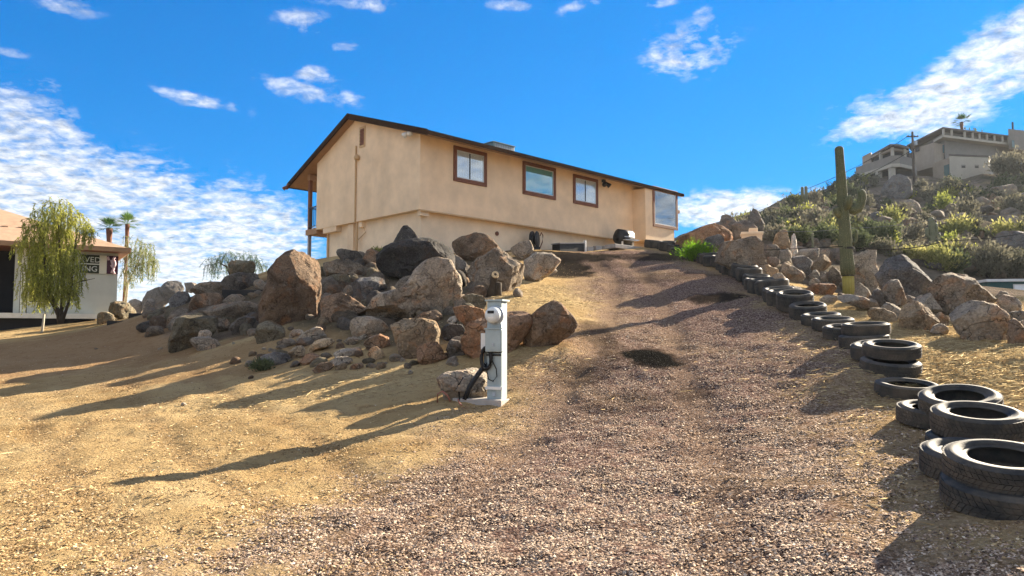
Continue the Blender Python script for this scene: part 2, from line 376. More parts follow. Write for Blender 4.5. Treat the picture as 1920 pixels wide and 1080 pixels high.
GRAVEL = wpoly([(330, 1079), (640, 930), (840, 805), (960, 745), (1060, 650), (1120, 590), (1090, 520), (1010, 480), (1100, 472), (1225, 470), (1310, 495), (1400, 530), (1450, 560), (1500, 600),
                (1580, 640), (1640, 690), (1680, 735), (1720, 790), (1740, 850), (1780, 905), (1860, 960), (1919, 1010)]) + [(3.2, 2.0), (-1.5, 1.5), (-2.0, 2.6)]
def mask_fields(x, y):
    w = .8 * fbm(x * .9, y * .9, 31) + .35 * fbm(x * 3.5, y * 3.5, 37)
    g = smooth01((poly_dist(x, y, GRAVEL) + w * 1.1 + .8) / 1.9)
    return g
def lines(x, y, polys, w):
    d = np.full(x.shape, 1e9)
    for poly in polys:
        for (x0, y0), (x1, y1) in zip(poly, poly[1:]):
            ex, ey = x1 - x0, y1 - y0; t = np.clip(((x-x0)*ex+(y-y0)*ey)/(ex*ex+ey*ey+1e-9), 0, 1); d = np.minimum(d, np.hypot(x-x0-t*ex, y-y0-t*ey))
    return smooth01((w - d + .12 * fbm(x * 2.5, y * 2.5, 81)) / (w * .7))
TRACKS = [wpoly(q) for q in ([(660, 1079), (930, 880), (1060, 730), (1140, 610), (1150, 520), (1110, 480)], [(1360, 1079), (1335, 860), (1290, 720), (1260, 620), (1230, 540), (1170, 487)])]
RUTS = [wpoly(q) for q in ([(20, 1060), (70, 960), (90, 880), (150, 800), (330, 745)], [(230, 1040), (170, 950), (110, 870), (60, 790), (0, 740)], [(560, 1000), (420, 900), (330, 840), (260, 770), (240, 700), (300, 650)], [(700, 930), (600, 830), (420, 740), (360, 690), (330, 660)])]
def ellipses(x, y, items):
    out = np.zeros(x.shape)
    for (px, py, rx, ry, amt) in items:
        c = hit(px, py); q = ((x - c.x) / rx) ** 2 + ((y - c.y) / ry) ** 2 + 0.75 * fbm(x * 2.2, y * 2.2, 51, 5)
        out = np.maximum(out, amt * smooth01((1.25 - q) / .7))
    return out
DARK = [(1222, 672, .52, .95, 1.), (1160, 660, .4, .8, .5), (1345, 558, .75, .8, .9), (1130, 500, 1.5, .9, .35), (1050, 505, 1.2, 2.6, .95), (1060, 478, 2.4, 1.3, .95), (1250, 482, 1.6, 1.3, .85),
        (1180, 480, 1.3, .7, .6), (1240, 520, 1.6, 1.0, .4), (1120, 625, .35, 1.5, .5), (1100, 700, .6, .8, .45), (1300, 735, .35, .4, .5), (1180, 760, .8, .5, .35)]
RED = [(150, 650, 7.5, 5.0, .85), (400, 680, 3.0, 2.0, .5), (300, 640, 3.5, 3.5, .8), (1120, 640, .9, 2.0, .5), (960, 700, .9, .9, .5)]
STRAW = [(1050, 555, 1.4, 2.4, .9), (1000, 560, 1.2, 1.2, .9), (1010, 680, 1.0, .8, .6), (1700, 650, 3.0, 2.5, .8), (1850, 690, 2.5, 2.5, .8), (1550, 580, 2.0, 3.0, .8), (600, 740, 2.5, .8, .35), (700, 720, 1.5, .8, .4)]

def ground_mat():
    m, nt, b = new_mat('ground'); g = nd(nt, 'ShaderNodeNewGeometry').outputs['Position']
    A = lambda k: nd(nt, 'ShaderNodeAttribute', attribute_name=k).outputs['Fac']
    n1 = tex_noise(nt, g, .55, 5, .6, .4); n2 = tex_noise(nt, g, 5., 8, .68, .2); n3 = tex_noise(nt, g, 38., 6, .7); n4 = tex_noise(nt, g, 130., 3, .6)
    sand = ramp(nt, n1, [(.32, (.39, .255, .115)), (.5, (.515, .36, .175)), (.70, (.60, .445, .235))])
    sand = mixc(nt, ramp(nt, n2, [(.30, .65), (.47, 0.)]), sand, (.25, .14, .06))
    sand = mixc(nt, ramp(nt, n3, [(.60, 0.), (.72, .55)]), sand, (.66, .50, .29))
    sand = mixc(nt, ramp(nt, n3, [(.30, .6), (.40, 0.)]), sand, (.13, .08, .045))
    straw = ramp(nt, tex_noise(nt, g, 17., 6, .7, .8), [(.3, (.22, .13, .06)), (.5, (.47, .34, .17)), (.68, (.62, .49, .27))])
    sand = mixc(nt, A('straw'), sand, straw)
    vo = nd(nt, 'ShaderNodeTexVoronoi'); vo.inputs['Scale'].default_value = 42.; nt.links.new(g, vo.inputs['Vector'])
    sepc = nd(nt, 'ShaderNodeSeparateColor'); nt.links.new(vo.outputs['Color'], sepc.inputs[0])
    grav = ramp(nt, sepc.outputs[0], [(0., (.07, .042, .036)), (.35, (.20, .125, .10)), (.65, (.32, .215, .17)), (.88, (.46, .33, .26)), (1., (.64, .51, .42))])
    grav = mixc(nt, ramp(nt, n1, [(.5, 0.), (.72, .3)]), grav, sand)
    sand = mixc(nt, mth(nt, 'MULTIPLY', A('red'), .75), sand, mixc(nt, n2, (.24, .125, .065), (.42, .25, .14)))
    sand = mixc(nt, mth(nt, 'MULTIPLY', A('rut'), mth(nt, 'ADD', mth(nt, 'MULTIPLY', n2, .7), .0)), sand, (.30, .185, .095))
    col = mixc(nt, A('gravel'), sand, grav)
    col = mixc(nt, mth(nt, 'MULTIPLY', A('track'), .5), col, mixc(nt, n3, (.22, .145, .10), (.44, .31, .205)))
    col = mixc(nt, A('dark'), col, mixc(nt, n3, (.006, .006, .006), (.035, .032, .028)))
    hill = ramp(nt, tex_noise(nt, g, .30, 8, .72, .5), [(.30, (.06, .058, .04)), (.45, (.13, .11, .08)), (.6, (.21, .165, .13)), (.74, (.31, .25, .20))])
    hill = mixc(nt, ramp(nt, tex_noise(nt, g, 1.6, 6, .7), [(.48, 0.), (.66, .6)]), hill, (.065, .07, .045))
    col = mixc(nt, A('hill'), col, hill)
    nt.links.new(col, b.inputs['Base Color']); b.inputs['Roughness'].default_value = 1.; b.inputs['Specular IOR Level'].default_value = 0.
    gh = mth(nt, 'MULTIPLY', vo.outputs['Distance'], -1.0)
    h = mth(nt, 'ADD', mth(nt, 'MULTIPLY', n3, .9), mth(nt, 'ADD', mth(nt, 'MULTIPLY', n2, 1.6), mth(nt, 'MULTIPLY', mth(nt, 'MULTIPLY', gh, A('gravel')), 1.2)))
    n6 = tex_noise(nt, g, 13., 7, .66, .5); h = mth(nt, 'ADD', h, mth(nt, 'MULTIPLY', n6, 1.3))
    bump(nt, b, h, 1.0, .06)
ground_mat()
MT = lines(XX, YY, TRACKS, .34); MR = lines(XX, YY, RUTS, .2); MRED = ellipses(XX, YY, RED)
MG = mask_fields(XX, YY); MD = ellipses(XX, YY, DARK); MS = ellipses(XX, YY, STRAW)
MH = smooth01((YY - (34 - 15 * smooth01((XX - 7) / 2.5)) + 2 * fbm(XX * .3, YY * .3, 4)) / 4)
MOUND_POLY = wpoly([(195, 604), (330, 648), (480, 636), (560, 630), (730, 668), (870, 664), (955, 600), (975, 540), (990, 490), (850, 470), (690, 480), (610, 500), (420, 540), (270, 580)])
MH = np.maximum(MH, .85 * smooth01((poly_dist(XX, YY, MOUND_POLY) + .8 * fbm(XX, YY, 45)) / .9))
def build_ground():
    ny, nx = XX.shape; Z = ZZ + .022 * fbm(XX * 8, YY * 8, 61, 3) * smooth01((18 - YY) / 6) - .03 * MT - .016 * MR
    V = np.c_[XX.ravel(), YY.ravel(), Z.ravel()]
    j, i = np.meshgrid(np.arange(ny - 1), np.arange(nx - 1), indexing='ij'); a = (j * nx + i).ravel()
    me = np_mesh('ground', V, np.c_[a, a + 1, a + 1 + nx, a + nx], True)
    for k, arr in (('gravel', MG), ('dark', MD), ('straw', MS), ('hill', MH), ('track', MT), ('rut', MR), ('red', MRED)):
        at = me.attributes.new(k, 'FLOAT', 'POINT'); at.data.foreach_set('value', arr.ravel().astype(np.float32))
    tag(mobj('ground', me, 'ground'), kind='structure')
build_ground()

# loose chips of crushed rock on the drive, pebbles and litter on the dirt (nobody could count them)
def chip_mat(name, stops):
    m, nt, b = new_mat(name); t = nd(nt, 'ShaderNodeAttribute', attribute_name='tone').outputs['Fac']
    nt.links.new(ramp(nt, t, stops), b.inputs['Base Color']); b.inputs['Roughness'].default_value = 1.; b.inputs['Specular IOR Level'].default_value = .05
chip_mat('gravel_chip', [(0., (.06, .042, .034)), (.25, (.21, .145, .105)), (.6, (.40, .285, .20)), (.88, (.57, .435, .315)), (1., (.74, .61, .475))])
chip_mat('pebble', [(0., (.13, .08, .04)), (.3, (.34, .22, .11)), (.75, (.52, .37, .19)), (.95, (.60, .46, .27)), (1., (.70, .60, .44))])
def scatter(name, n, px_rng, py_rng, density, smin, smax, m, label, seed, flat=.6, cat=None):
    """points picked on the ground seen in the photograph's frame and a margin, evenly per square metre with falling density by distance"""
    r = np.random.default_rng(seed); n *= 2; d = 3.2 * (28 / 3.2) ** r.random(n * 2)
    x = (r.random(n * 2) * 2 - 1) * (d * .80 + .6); keep = r.random(n * 2) < density(x, d); n //= 2; x, d = x[keep][:n], d[keep][:n]; n = len(x)
    s = smin * (smax / smin) ** (r.random(n) ** 1.7); zz = ground_z(x, d)
    oct_ = np.array([(1, 0, -.25), (0, 1, -.25), (-1, 0, -.25), (0, -1, -.25), (0, 0, .8)], float)
    V = oct_[None] * (s[:, None, None] * .5) * (.55 + .75 * r.random((n, 5, 1))) + (r.random((n, 5, 3)) - .5) * s[:, None, None] * .35
    V[:, :, 2] *= flat; V[:, :, 0] *= (1. + .7 * r.random(n))[:, None]
    a = r.random(n) * 6.283; c, sn = np.cos(a)[:, None], np.sin(a)[:, None]; X = V[:, :, 0] * c - V[:, :, 1] * sn; Y = V[:, :, 0] * sn + V[:, :, 1] * c
    tl = (r.random((n, 2)) - .5) * .9; Z = V[:, :, 2] + X * tl[:, :1] + Y * tl[:, 1:]
    W = np.stack([X + x[:, None], Y + d[:, None], Z + (zz + s * .10)[:, None]], -1).reshape(-1, 3)
    fo = np.array([(0,1,4),(1,2,4),(2,3,4),(3,0,4)]); Fc = (fo[None] + 5 * np.arange(n)[:, None, None]).reshape(-1, 3)
    me = np_mesh(name, W, Fc, False, np.repeat(r.random(n), 5))
    return tag(mobj(name, me, m), label, cat, None, 'stuff')
def _lookup(arr, x, y):
    i = np.clip(np.searchsorted(GX, x) - 1, 0, len(GX) - 2); j = np.clip(np.searchsorted(GY, y) - 1, 0, len(GY) - 2); return arr[j, i]
scatter('gravel', 260000, None, None, lambda x, d: _lookup(MG, x, d) * (1 - _lookup(MD, x, d)) ** 2.5 * (1 - .72 * _lookup(MT, x, d)) * (.35 + .65 * smooth01(fbm(x * .8, d * .8, 91) * 1.6 + .6)), .008, .026, 'gravel_chip', 'loose pinkish brown crushed gravel covering the driveway', 5)
scatter('pebbles', 120000, None, None, lambda x, d: (1 - _lookup(MG, x, d)) * (.5 + .5 * smooth01(fbm(x * .7, d * .7, 71) * 2 + .4)), .008, .030, 'pebble', 'tan pebbles and crumbs of dirt scattered over the sandy ground', 6)

def straw_litter(n=14000):
    """dry grass blades and twigs lying on the sandy bank and around the boulders"""
    r = np.random.default_rng(77); d = 4.0 * (24 / 4.0) ** r.random(n * 12); x = (r.random(n * 12) * 2 - 1) * (d * .8 + .5)
    keep = r.random(n * 12) < np.clip(_lookup(MS, x, d) + .008, 0, 1) * (1 - .93 * _lookup(MG, x, d)); x, d = x[keep][:n], d[keep][:n]; n = len(x); z = ground_z(x, d) + .012
    a = r.random(n) * 6.283; L_ = .025 + .08 * r.random(n) ** 2; w = .0025 + .003 * r.random(n); c, s = np.cos(a), np.sin(a); t = r.normal(size=n) * .25
    p0 = np.stack([x - c * L_, d - s * L_, z], -1); p1 = np.stack([x + c * L_, d + s * L_, z + np.abs(t) * L_], -1); sd = np.stack([-s * w, c * w, np.zeros(n)], -1); up = np.array([0, 0, 1.]) * w[:, None] * 1.5
    V = np.stack([p0 - sd, p0 + sd, p0 + up, p1], 1).reshape(-1, 3); k = 4 * np.arange(n)
    Fc = np.concatenate([np.c_[k, k + 1, k + 3], np.c_[k + 1, k + 2, k + 3], np.c_[k + 2, k, k + 3]])
    tag(mobj('dry_grass_litter', np_mesh('dry_grass_litter', V, Fc, False, np.repeat(r.random(n), 4)), 'straw_blade'), 'pale dry grass blades and twigs littering the sandy banks', None, None, 'stuff')
chip_mat('straw_blade', [(0., (.20, .12, .05)), (.5, (.50, .37, .18)), (1., (.70, .57, .32))])
straw_litter()

# ------------------------------------------------------------------ the main house
mat('stucco', (.84, .635, .42), .92, .09, 1.1, .6, 42., dirt=(.76, .555, .35))
mat('stucco_light', (.86, .68, .47), .92, .09, 1.1, .5, 42., dirt=(.78, .59, .39))
mat('trim_brown', (.19, .075, .04), .6, .12, 8., .15, 40.)
mat('fascia', (.05, .03, .02), 1., .15, 6., .15, 40., spec=0.)
mat('soffit', (.36, .215, .12), .8, .08, 4., .1, 40.)
mat('shingle', (.05, .04, .035), 1., .18, 14., .4, 45., spec=0.)
mat('window_frame', (.55, .57, .58), .4, .05, 4., 0)
mat('curtain', (.86, .88, .88), .9, .05, 3., .1, 30.)
mat('teal_blind', (.10, .50, .48), .7, .05, 3., 0)
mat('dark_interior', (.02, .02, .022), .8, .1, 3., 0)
mat('pipe_tan', (.55, .37, .20), .7, .06, 4., .05, 40.)
mat('white_paint', (.75, .74, .70), .5, .05, 5., .05, 40.)
mat('black_metal', (.02, .02, .022), .45, .2, 8., .1, 40.)
mat('black_plastic', (.015, .016, .018), .5, .2, 8., .1, 40.)
mat('grey_post', (.27, .26, .27), .7, .08, 5., .1, 40.)
mat('galv', (.42, .46, .50), .5, .1, 5., .1, 40., metal=.2, dirt=(.22, .22, .21))
def glass_mat():
    m, nt, b = new_mat('glass'); nt.nodes.remove(b); out = nt.nodes['Material Output']
    gl = nd(nt, 'ShaderNodeBsdfGlossy'); gl.inputs['Roughness'].default_value = .02; gl.inputs['Color'].default_value = (.95, .97, 1, 1)
    tr = nd(nt, 'ShaderNodeBsdfTransparent'); tr.inputs[0].default_value = (.93, .96, .96, 1)
    fr = nd(nt, 'ShaderNodeFresnel'); fr.inputs[0].default_value = 1.9
    mx = nd(nt, 'ShaderNodeMixShader'); nt.links.new(mth(nt, 'ADD', mth(nt, 'MULTIPLY', fr.outputs[0], .38), .03, True), mx.inputs[0])
    nt.links.new(tr.outputs[0], mx.inputs[1]); nt.links.new(gl.outputs[0], mx.inputs[2]); nt.links.new(mx.outputs[0], out.inputs[0])
glass_mat()

HB = 4.0                                             # base level of the house's Empty
def h_local(px, py, Y=None, X=None):
    """photo pixel -> (along the wall, up) on the plane Y = const or X = const of the house"""
    r = pix_dir(px, py); o = Vector((0, 0, CAMZ)) - H0; lx, ly = r.x * e1.x + r.y * e1.y, r.x * e2.x + r.y * e2.y
    ox, oy = o.x * e1.x + o.y * e1.y, o.x * e2.x + o.y * e2.y
    s = (Y - oy) / ly if Y is not None else (X - ox) / lx
    return ((ox + lx * s) if Y is not None else (oy + ly * s)), CAMZ + r.z * s - HB
def build_house():
    root = empty('house', (H0.x, H0.y, HB), HOUSE_A, 'beige stucco house with brown-framed windows on top of the boulder mound', 'house')
    zf = H0z - HB                                    # underside of the overhanging upper floor
    XB, XB2 = 13.0, 15.45; L_ = 15.4; W_ = 7.31; yE = -.80; X0, X1 = -.32, 16.3
    yR = h_local(653, 212, X=X0)[0]; zR = h_local(653, 214, X=X0)[1]; yN, zN = h_local(541, 344, X=X0)
    zE = h_local(800, 243, Y=yE)[1]
    th = .20
    sS = (zR - zE) / (yR - yE); sN = (zR - zN) / (yN - yR)
    under = lambda y: (zR - (yR - y) * sS if y < yR else zR - (y - yR) * sN) - th
    # upper storey: one closed gabled body
    g = lambda x: [(x, 0, zf), (x, W_, zf), (x, W_, under(W_)), (x, yR, under(yR)), (x, 0, under(0))]
    up = MB().hexa(g(0.), g(L_)).build('upper_wall', 'stucco', root)
    bay = MB().box(XB, XB2, -.74, .05, zf + .02, under(-.74) + .02).build('bay_wall', 'stucco', root)
    # lower storey set back under it
    MB().box(.28, L_ - .2, .30, W_ - .45, 0 - .6, zf).build('lower_wall', 'stucco_light', root)
    MB().box(.02, .28, W_ - 1.6, W_ - .55, zf - .22, zf).build('floor_beam', 'stucco', root)
    MB().box(.12, .5, .10, .30, zf - .20, zf - .003).build('beam_end', 'stucco_light', root)
    MB().box(-.02, L_, -.015, .0, zf - .05, zf).build('drip_edge', 'pipe_tan', root)
    yy, _ = h_local(616, 460, X=.28); MB().box(.22, .28, yy - .05, yy + .06, -.6, zf - .01).build('wall_trim', 'pipe_tan', root)
    yy, _ = h_local(668, 445, X=.28); MB().box(.12, .28, yy - .02, yy + .42, -.6, zf - .01).build('pilaster', 'stucco', root)
    # down pipe / conduit on the gable
    yp, zp0 = h_local(669, 274, X=0.); MB().tube([(-.04, yp, zp0), (-.04, yp, zf)], .035, 8).build('conduit', 'pipe_tan', root)
    yp2, z2 = h_local(671, 420, X=.12); MB().tube([(.08, yp2, zf), (.08, yp2, -.5)], .05, 8).build('conduit', 'pipe_tan', root)
    yy, zz = h_local(679, 423, X=.2); MB().box(.10, .28, yy - .12, yy + .12, zf - .22, zf - .004).build('junction_box', 'stucco_light', root)
    MB().tube([(.2, yy - .1, zf - .22), (.2, yy - .25, zf - .45), (.2, yy + .1, zf - .62), (.15, yp2, zf - .7)], .02, 6).build('cable', 'pipe_tan', root)
    yy, zz = h_local(673, 296, X=0.); MB().lathe([(.02, -.1), (.10, -.09), (.12, 0), (.08, .1), (.02, .12)], 12, c=(0, 0)).build('wall_lamp', 'pipe_tan', root, True, (-.1, yy, zz))
    # gable vent with louvres
    yv, zv = h_local(680, 257, X=0.)
    vt = MB().box(-.03, .0, yv - .20, yv + .20, zv - .42, zv + .42).build('gable_vent', 'pipe_tan', root)
    MB().box(-.036, -.031, yv - .13, yv + .13, zv - .33, zv + .33).build('vent_opening', 'trim_brown', vt)
    for k in range(5): MB().box(-.06, -.037, yv - .13, yv + .13, zv - .30 + k * .13, zv - .26 + k * .13).build('louvre', 'trim_brown', vt)
    # roof: two slabs, fascia boards, open soffit
    def slab(ya, za, yb, zb, t, x0=X0, x1=X1): return MB().hexa([(x0, ya, za - t), (x1, ya, za - t), (x1, yb, zb - t), (x0, yb, zb - t)], [(x0, ya, za), (x1, ya, za), (x1, yb, zb), (x0, yb, zb)])
    rf = slab(yE, zE, yR, zR, .09).build('roof', 'shingle', root)
    slab(yR + .002, zR - .001, yN, zN, .09).build('roof_slope', 'shingle', rf)
    # shingle courses
    for k in range(1, 12):
        t = k / 12; y = yE + (yR - yE) * t; z = zE + (zR - zE) * t
        MB().hexa([(X0, y - .02, z - .006), (X1, y - .02, z - .006), (X1, y + .3, z + .06), (X0, y + .3, z + .06)], [(X0, y - .02, z + .018), (X1, y - .02, z + .018), (X1, y + .3, z + .12), (X0, y + .3, z + .12)]).build('shingle_course', 'shingle', rf)
    slab(yE + .03, zE - .092 + .03 * sS, yR, zR - .092, .10, X0 + .03, X1 - .03).build('soffit', 'soffit', rf)
    slab(yR + .002, zR - .093, yN - .03, zN - .092 + .03 * sN, .10, X0 + .03, X1 - .03).build('soffit', 'soffit', rf)
    MB().box(X0 - .02, X1, yE - .05, yE - .001, zE - .15, zE - .01).build('fascia', 'fascia', rf)
    MB().box(X0 - .02, X1, yN + .001, yN + .05, zN - .21, zN - .01).build('fascia', 'fascia', rf)
    MB().hexa([(X0 - .05, yE - .05, zE - .20), (X0 - .001, yE - .05, zE - .20), (X0 - .001, yR, zR - .22), (X0 - .05, yR, zR - .22)], [(X0 - .05, yE - .05, zE + .02), (X0 - .001, yE - .05, zE + .02), (X0 - .001, yR, zR + .03), (X0 - .05, yR, zR + .03)]).build('barge_board', 'fascia', rf)
    MB().hexa([(X0 - .05, yR + .001, zR - .22), (X0 - .001, yR + .001, zR - .22), (X0 - .001, yN + .05, zN - .24), (X0 - .05, yN + .05, zN - .24)], [(X0 - .05, yR + .001, zR + .03), (X0 - .001, yR + .001, zR + .03), (X0 - .001, yN + .05, zN + .0), (X0 - .05, yN + .05, zN + .0)]).build('barge_board', 'fascia', rf)
    # windows
    def window(pl, pr, pt, pb, Y, kind):
        x0, z1 = h_local(pl, pt, Y=Y); _, z0 = h_local(pl, pb, Y=Y); x1, _ = h_local(pr, pt, Y=Y); t = .15
        w = MB().frame(x0, x1, z0, z1, t, Y - .05, Y + .02).build('window', 'trim_brown', root, bevel=.008)
        a0, a1, b0, b1 = x0 + t, x1 - t, z0 + t, z1 - t
        MB().frame(a0, a1, b0, b1, .035, Y - .03, Y + .0).build('frame', 'window_frame', w)
        if kind in ('slide', 'open'):
            xm = (a0 + a1) / 2 - .03
            MB().box(xm - .02, xm + .02, Y - .034, Y - .004, b0 + .035, b1 - .035).build('mullion', 'black_metal', w)
            MB().box(a0 + .035, xm - .02, Y - .020, Y - .016, b0 + .035, b1 - .035).build('pane', 'glass', w)
            MB().box(xm + .02, a1 - .035, Y - .026, Y - .022, b0 + .035, b1 - .035).build('pane', 'glass', w)
        else:
            MB().box(a0 + .035, a1 - .035, Y - .020, Y - .016, b0 + .035, b1 - .035).build('pane', 'glass', w)
        back = {'slide': 'curtain', 'fixed': 'teal_blind', 'open': 'curtain', 'bay': 'dark_interior'}[kind]
        bl = MB(); n = 10
        if kind in ('slide', 'open'):
            for k in range(n): bl.box(a0 + .04 + (a1 - a0 - .08) * k / n, a0 + .04 + (a1 - a0 - .08) * (k + .92) / n, Y - .010, Y - .005, b0 + .03, b1 - .03)
        else: bl.box(a0 + .03, a1 - .03, Y - .010, Y - .004, b0 + .03, b1 - .03)
        bl.build('blind' if kind != 'bay' else 'dark_room', back, w)
    window(850, 912, 272.5, 339, 0., 'slide'); window(979.5, 1041, 301.5, 363.5, 0., 'fixed'); window(1074, 1120, 326, 381, 0., 'open'); window(1223, 1269, 348, 424, -.74, 'bay')
    # balcony under the north eave
    zb, _ = zf, 0
    bd = MB().box(.02, L_, W_, W_ + .95, zf - .16, zf + .08).build('balcony_deck', 'soffit', root)
    for X in (.15, 4., 8., 12.):
        MB().box(X - .07, X + .07, W_ + .75, W_ + .89, zf + .08, under(W_ + .82) + .02).build('balcony_post', 'trim_brown', root)
        MB().box(X - .06, X + .06, W_ + .76, W_ + .88, -1.2, zf - .16).build('deck_support', 'grey_post', root)
    MB().box(.05, L_, W_ + .72, W_ + .92, under(W_ + .82) - .25, under(W_ + .82)).build('balcony_beam', 'soffit', root)
    rl = MB().box(.06, L_, W_ + .80, W_ + .84, zf + 1.02, zf + 1.07); rl.box(.06, L_, W_ + .80, W_ + .84, zf + .18, zf + .21); rl.box(.06, .10, W_ + .05, W_ + .8, zf + 1.02, zf + 1.07); rl.box(.06, .10, W_ + .05, W_ + .8, zf + .18, zf + .21)
    rl = rl.build('balcony_rail', 'black_metal', root)
    for k in range(6): MB().box(.07, .09, W_ + .12 + k * .12, W_ + .14 + k * .12, zf + .21, zf + 1.02).build('baluster', 'black_metal', rl)
    # porch at the far end
    MB().box(L_ + .0, X1 + .5, -.3, W_, zf - .3, zf - .05).build('porch_deck', 'soffit', root)
    for yp in (-.12, 3.5):
        MB().box(X1 + .02, X1 + .16, yp, yp + .14, zf - 1.2, under(yp) - .02).build('porch_post', 'trim_brown', root)
    MB().box(X1 - .35, X1 + .34, -.36, .3, zf + 1.75, zf + 1.92).build('porch_bracket', 'trim_brown', root)
    # outlet on the lower wall
    xo, zo = h_local(931, 438, Y=.3); MB().lathe([(.03, 0), (.09, .01), (.09, .05), (.03, .06)], 10).build('outlet', 'trim_brown', root, False, (xo, .3, zo), (math.radians(90), 0, 0))
    # floodlights: a base with two heads each
    def flood(px, py, Y=None, X=None, name_mat='white_paint', s=1.):
        a, z = h_local(px, py, Y=Y, X=X); loc = (a, Y - .12, z) if Y is not None else (X - .06, a, z)
        b = MB().box(-.06 * s, .06 * s, -.06, .06, -.05 * s, .05 * s).build('floodlight', name_mat, root, False, loc)
        for sgn in (-1, 1):
            d = Vector((-.35 if Y is not None else -.5, sgn * .5, -.6)).normalized() if Y is None else Vector((sgn * .5, -.5, -.6)).normalized()
            MB().tube([d * .06, d * .14 * s, d * .26 * s, d * .30 * s], [.03 * s, .05 * s, .085 * s, .08 * s], 10).build('lamp_head', name_mat, b, True)
    flood(773, 244, X=-.02, s=1.25); flood(543, 347, X=-.33, name_mat='trim_brown'); flood(1128, 340, Y=-.02, name_mat='black_metal', s=1.3)
    # coolers on the roof stand on their own
    xa, za = h_local(930, 268, Y=1.2)
    a = empty('roof_cooler', HL(xa, 1.2, HB + zE + 2.0 * sS + .0), HOUSE_A, 'low grey-green air cooler box on the house roof', 'air cooler')
    a.location.z = HB + zE + (1.2 - yE) * sS - .30
    MB().box(-.62, .62, -.5, .5, .0, .38).build('body', mat('cooler_paint', (.20, .29, .30), .6, .1, 5.), a, bevel=.02)
    for k in range(11): MB().box(-.54 + k * .1, -.49 + k * .1, -.525, -.501, .08, .33).build('louvre', 'galv', a)
    MB().box(-.66, .66, -.54, .54, .381, .41).build('lid', 'cooler_paint', a)
build_house()

# ------------------------------------------------------------------ things along the foot of the house wall
def on_yard(px, py, Y):
    """stand at the wall line: house-local X from the pixel, on the ground there"""
    X, _ = h_local(px, py, Y=Y); q = H0 + e1 * X + e2 * Y; return Vector((q.x, q.y, gz(q.x, q.y)))
mat('concrete', (.42, .38, .34), .9, .1, 5., .4, 50.)
mat('steel', (.55, .55, .55), .35, .08, 6., .05, 40., metal=.8)
def yard_things():
    p = on_yard(1000, 462, -.15); r = empty('hose_reel', p, HOUSE_A, 'black hose reel against the lower wall of the beige house', 'hose reel')
    MB().lathe([(.10, -.1), (.33, -.1), (.36, -.05), (.36, 0), (.33, .02), (.2, .03), (.2, .12), (.33, .13), (.36, .16), (.33, .2), (.1, .2)], 24).build('reel', 'black_plastic', r, True, (0, 0, .42), (math.radians(90), 0, .5))
    MB().box(-.18, .18, -.22, .12, -.1, .12).build('stand', 'black_plastic', r)
    MB().tube([(.25, -.1, .0), (.42, -.12, .35), (.46, -.12, .62), (.36, -.12, .74), (.3, -.1, .6)], .022, 8).build('hose', 'trim_brown', r, True)
    z0 = lambda q: q.z - .08
    p = on_yard(1068, 468, -.6); r = empty('planter_box', p, HOUSE_A, 'long low black planter box beside the driveway top', 'planter')
    MB().hexa([(-.85, -.2, -.1), (.75, -.2, -.1), (.75, .25, -.1), (-.85, .25, -.1)], [(-.85, -.2, .26), (.75, -.2, .42), (.75, .25, .42), (-.85, .25, .26)]).build('trough', 'black_plastic', r, bevel=.02)
    MB().hexa([(-.88, -.23, .262), (.78, -.23, .422), (.78, .28, .422), (-.88, .28, .262)], [(-.88, -.23, .30), (.78, -.23, .46), (.78, .28, .46), (-.88, .28, .30)]).build('rim', 'grey_post', r)
    MB().box(.78, .88, -.22, -.12, -.1, .55).build('end_post', 'white_paint', r)
    for k in range(3):
        p = on_yard(1104 + k * 16, 466, -.5)
        o = MB().box(-.20, .20, -.1, .1, -.06, .19); o = o.build('concrete_block', 'concrete', None, False, p, (0, 0, HOUSE_A + .03 * (k - 1)), .012)
        tag(o, ['grey concrete block touching the black planter box', 'grey concrete block in the middle of the short row', 'grey concrete block nearest the black grill'][k], 'concrete block', 'blocks in a row below the house wall')
    p = on_yard(1170, 468, -.75); r = empty('barbecue_grill', p, HOUSE_A - .1, 'black barbecue grill with steel shelf under the house overhang', 'grill')
    MB().tube([(-.42, 0, .60), (.42, 0, .60)], .30, 20).build('barrel', 'black_metal', r, True)
    MB().tube([(-.40, -.02, .72), (.40, -.02, .72)], .27, 20).build('lid', 'black_metal', r, True)
    MB().box(-.3, .3, -.34, -.30, .60, .63).build('handle', 'steel', r)
    MB().box(.45, .85, -.2, .2, .52, .56).build('side_shelf', 'steel', r); MB().box(-.42, .42, -.50, -.32, .44, .47).build('front_shelf', 'steel', r)
    MB().box(-.4, .4, -.18, .2, -.05, .30).build('cabinet', 'black_metal', r)
    for sx in (-.36, .36): MB().box(sx - .03, sx + .03, -.26, -.19, -.08, .40).build('leg', 'white_paint', r)
    p = on_yard(1168, 474, -1.9)
    o = MB().prism([(-1.0, -.35), (.9, -.4), (1.05, .2), (.2, .42), (-.9, .3)], -.08, .10).build('paving_slab', 'concrete', None, False, p, (0, 0, HOUSE_A), .02); tag(o, 'pale flat concrete slab in front of the grill', 'slab')
yard_things()

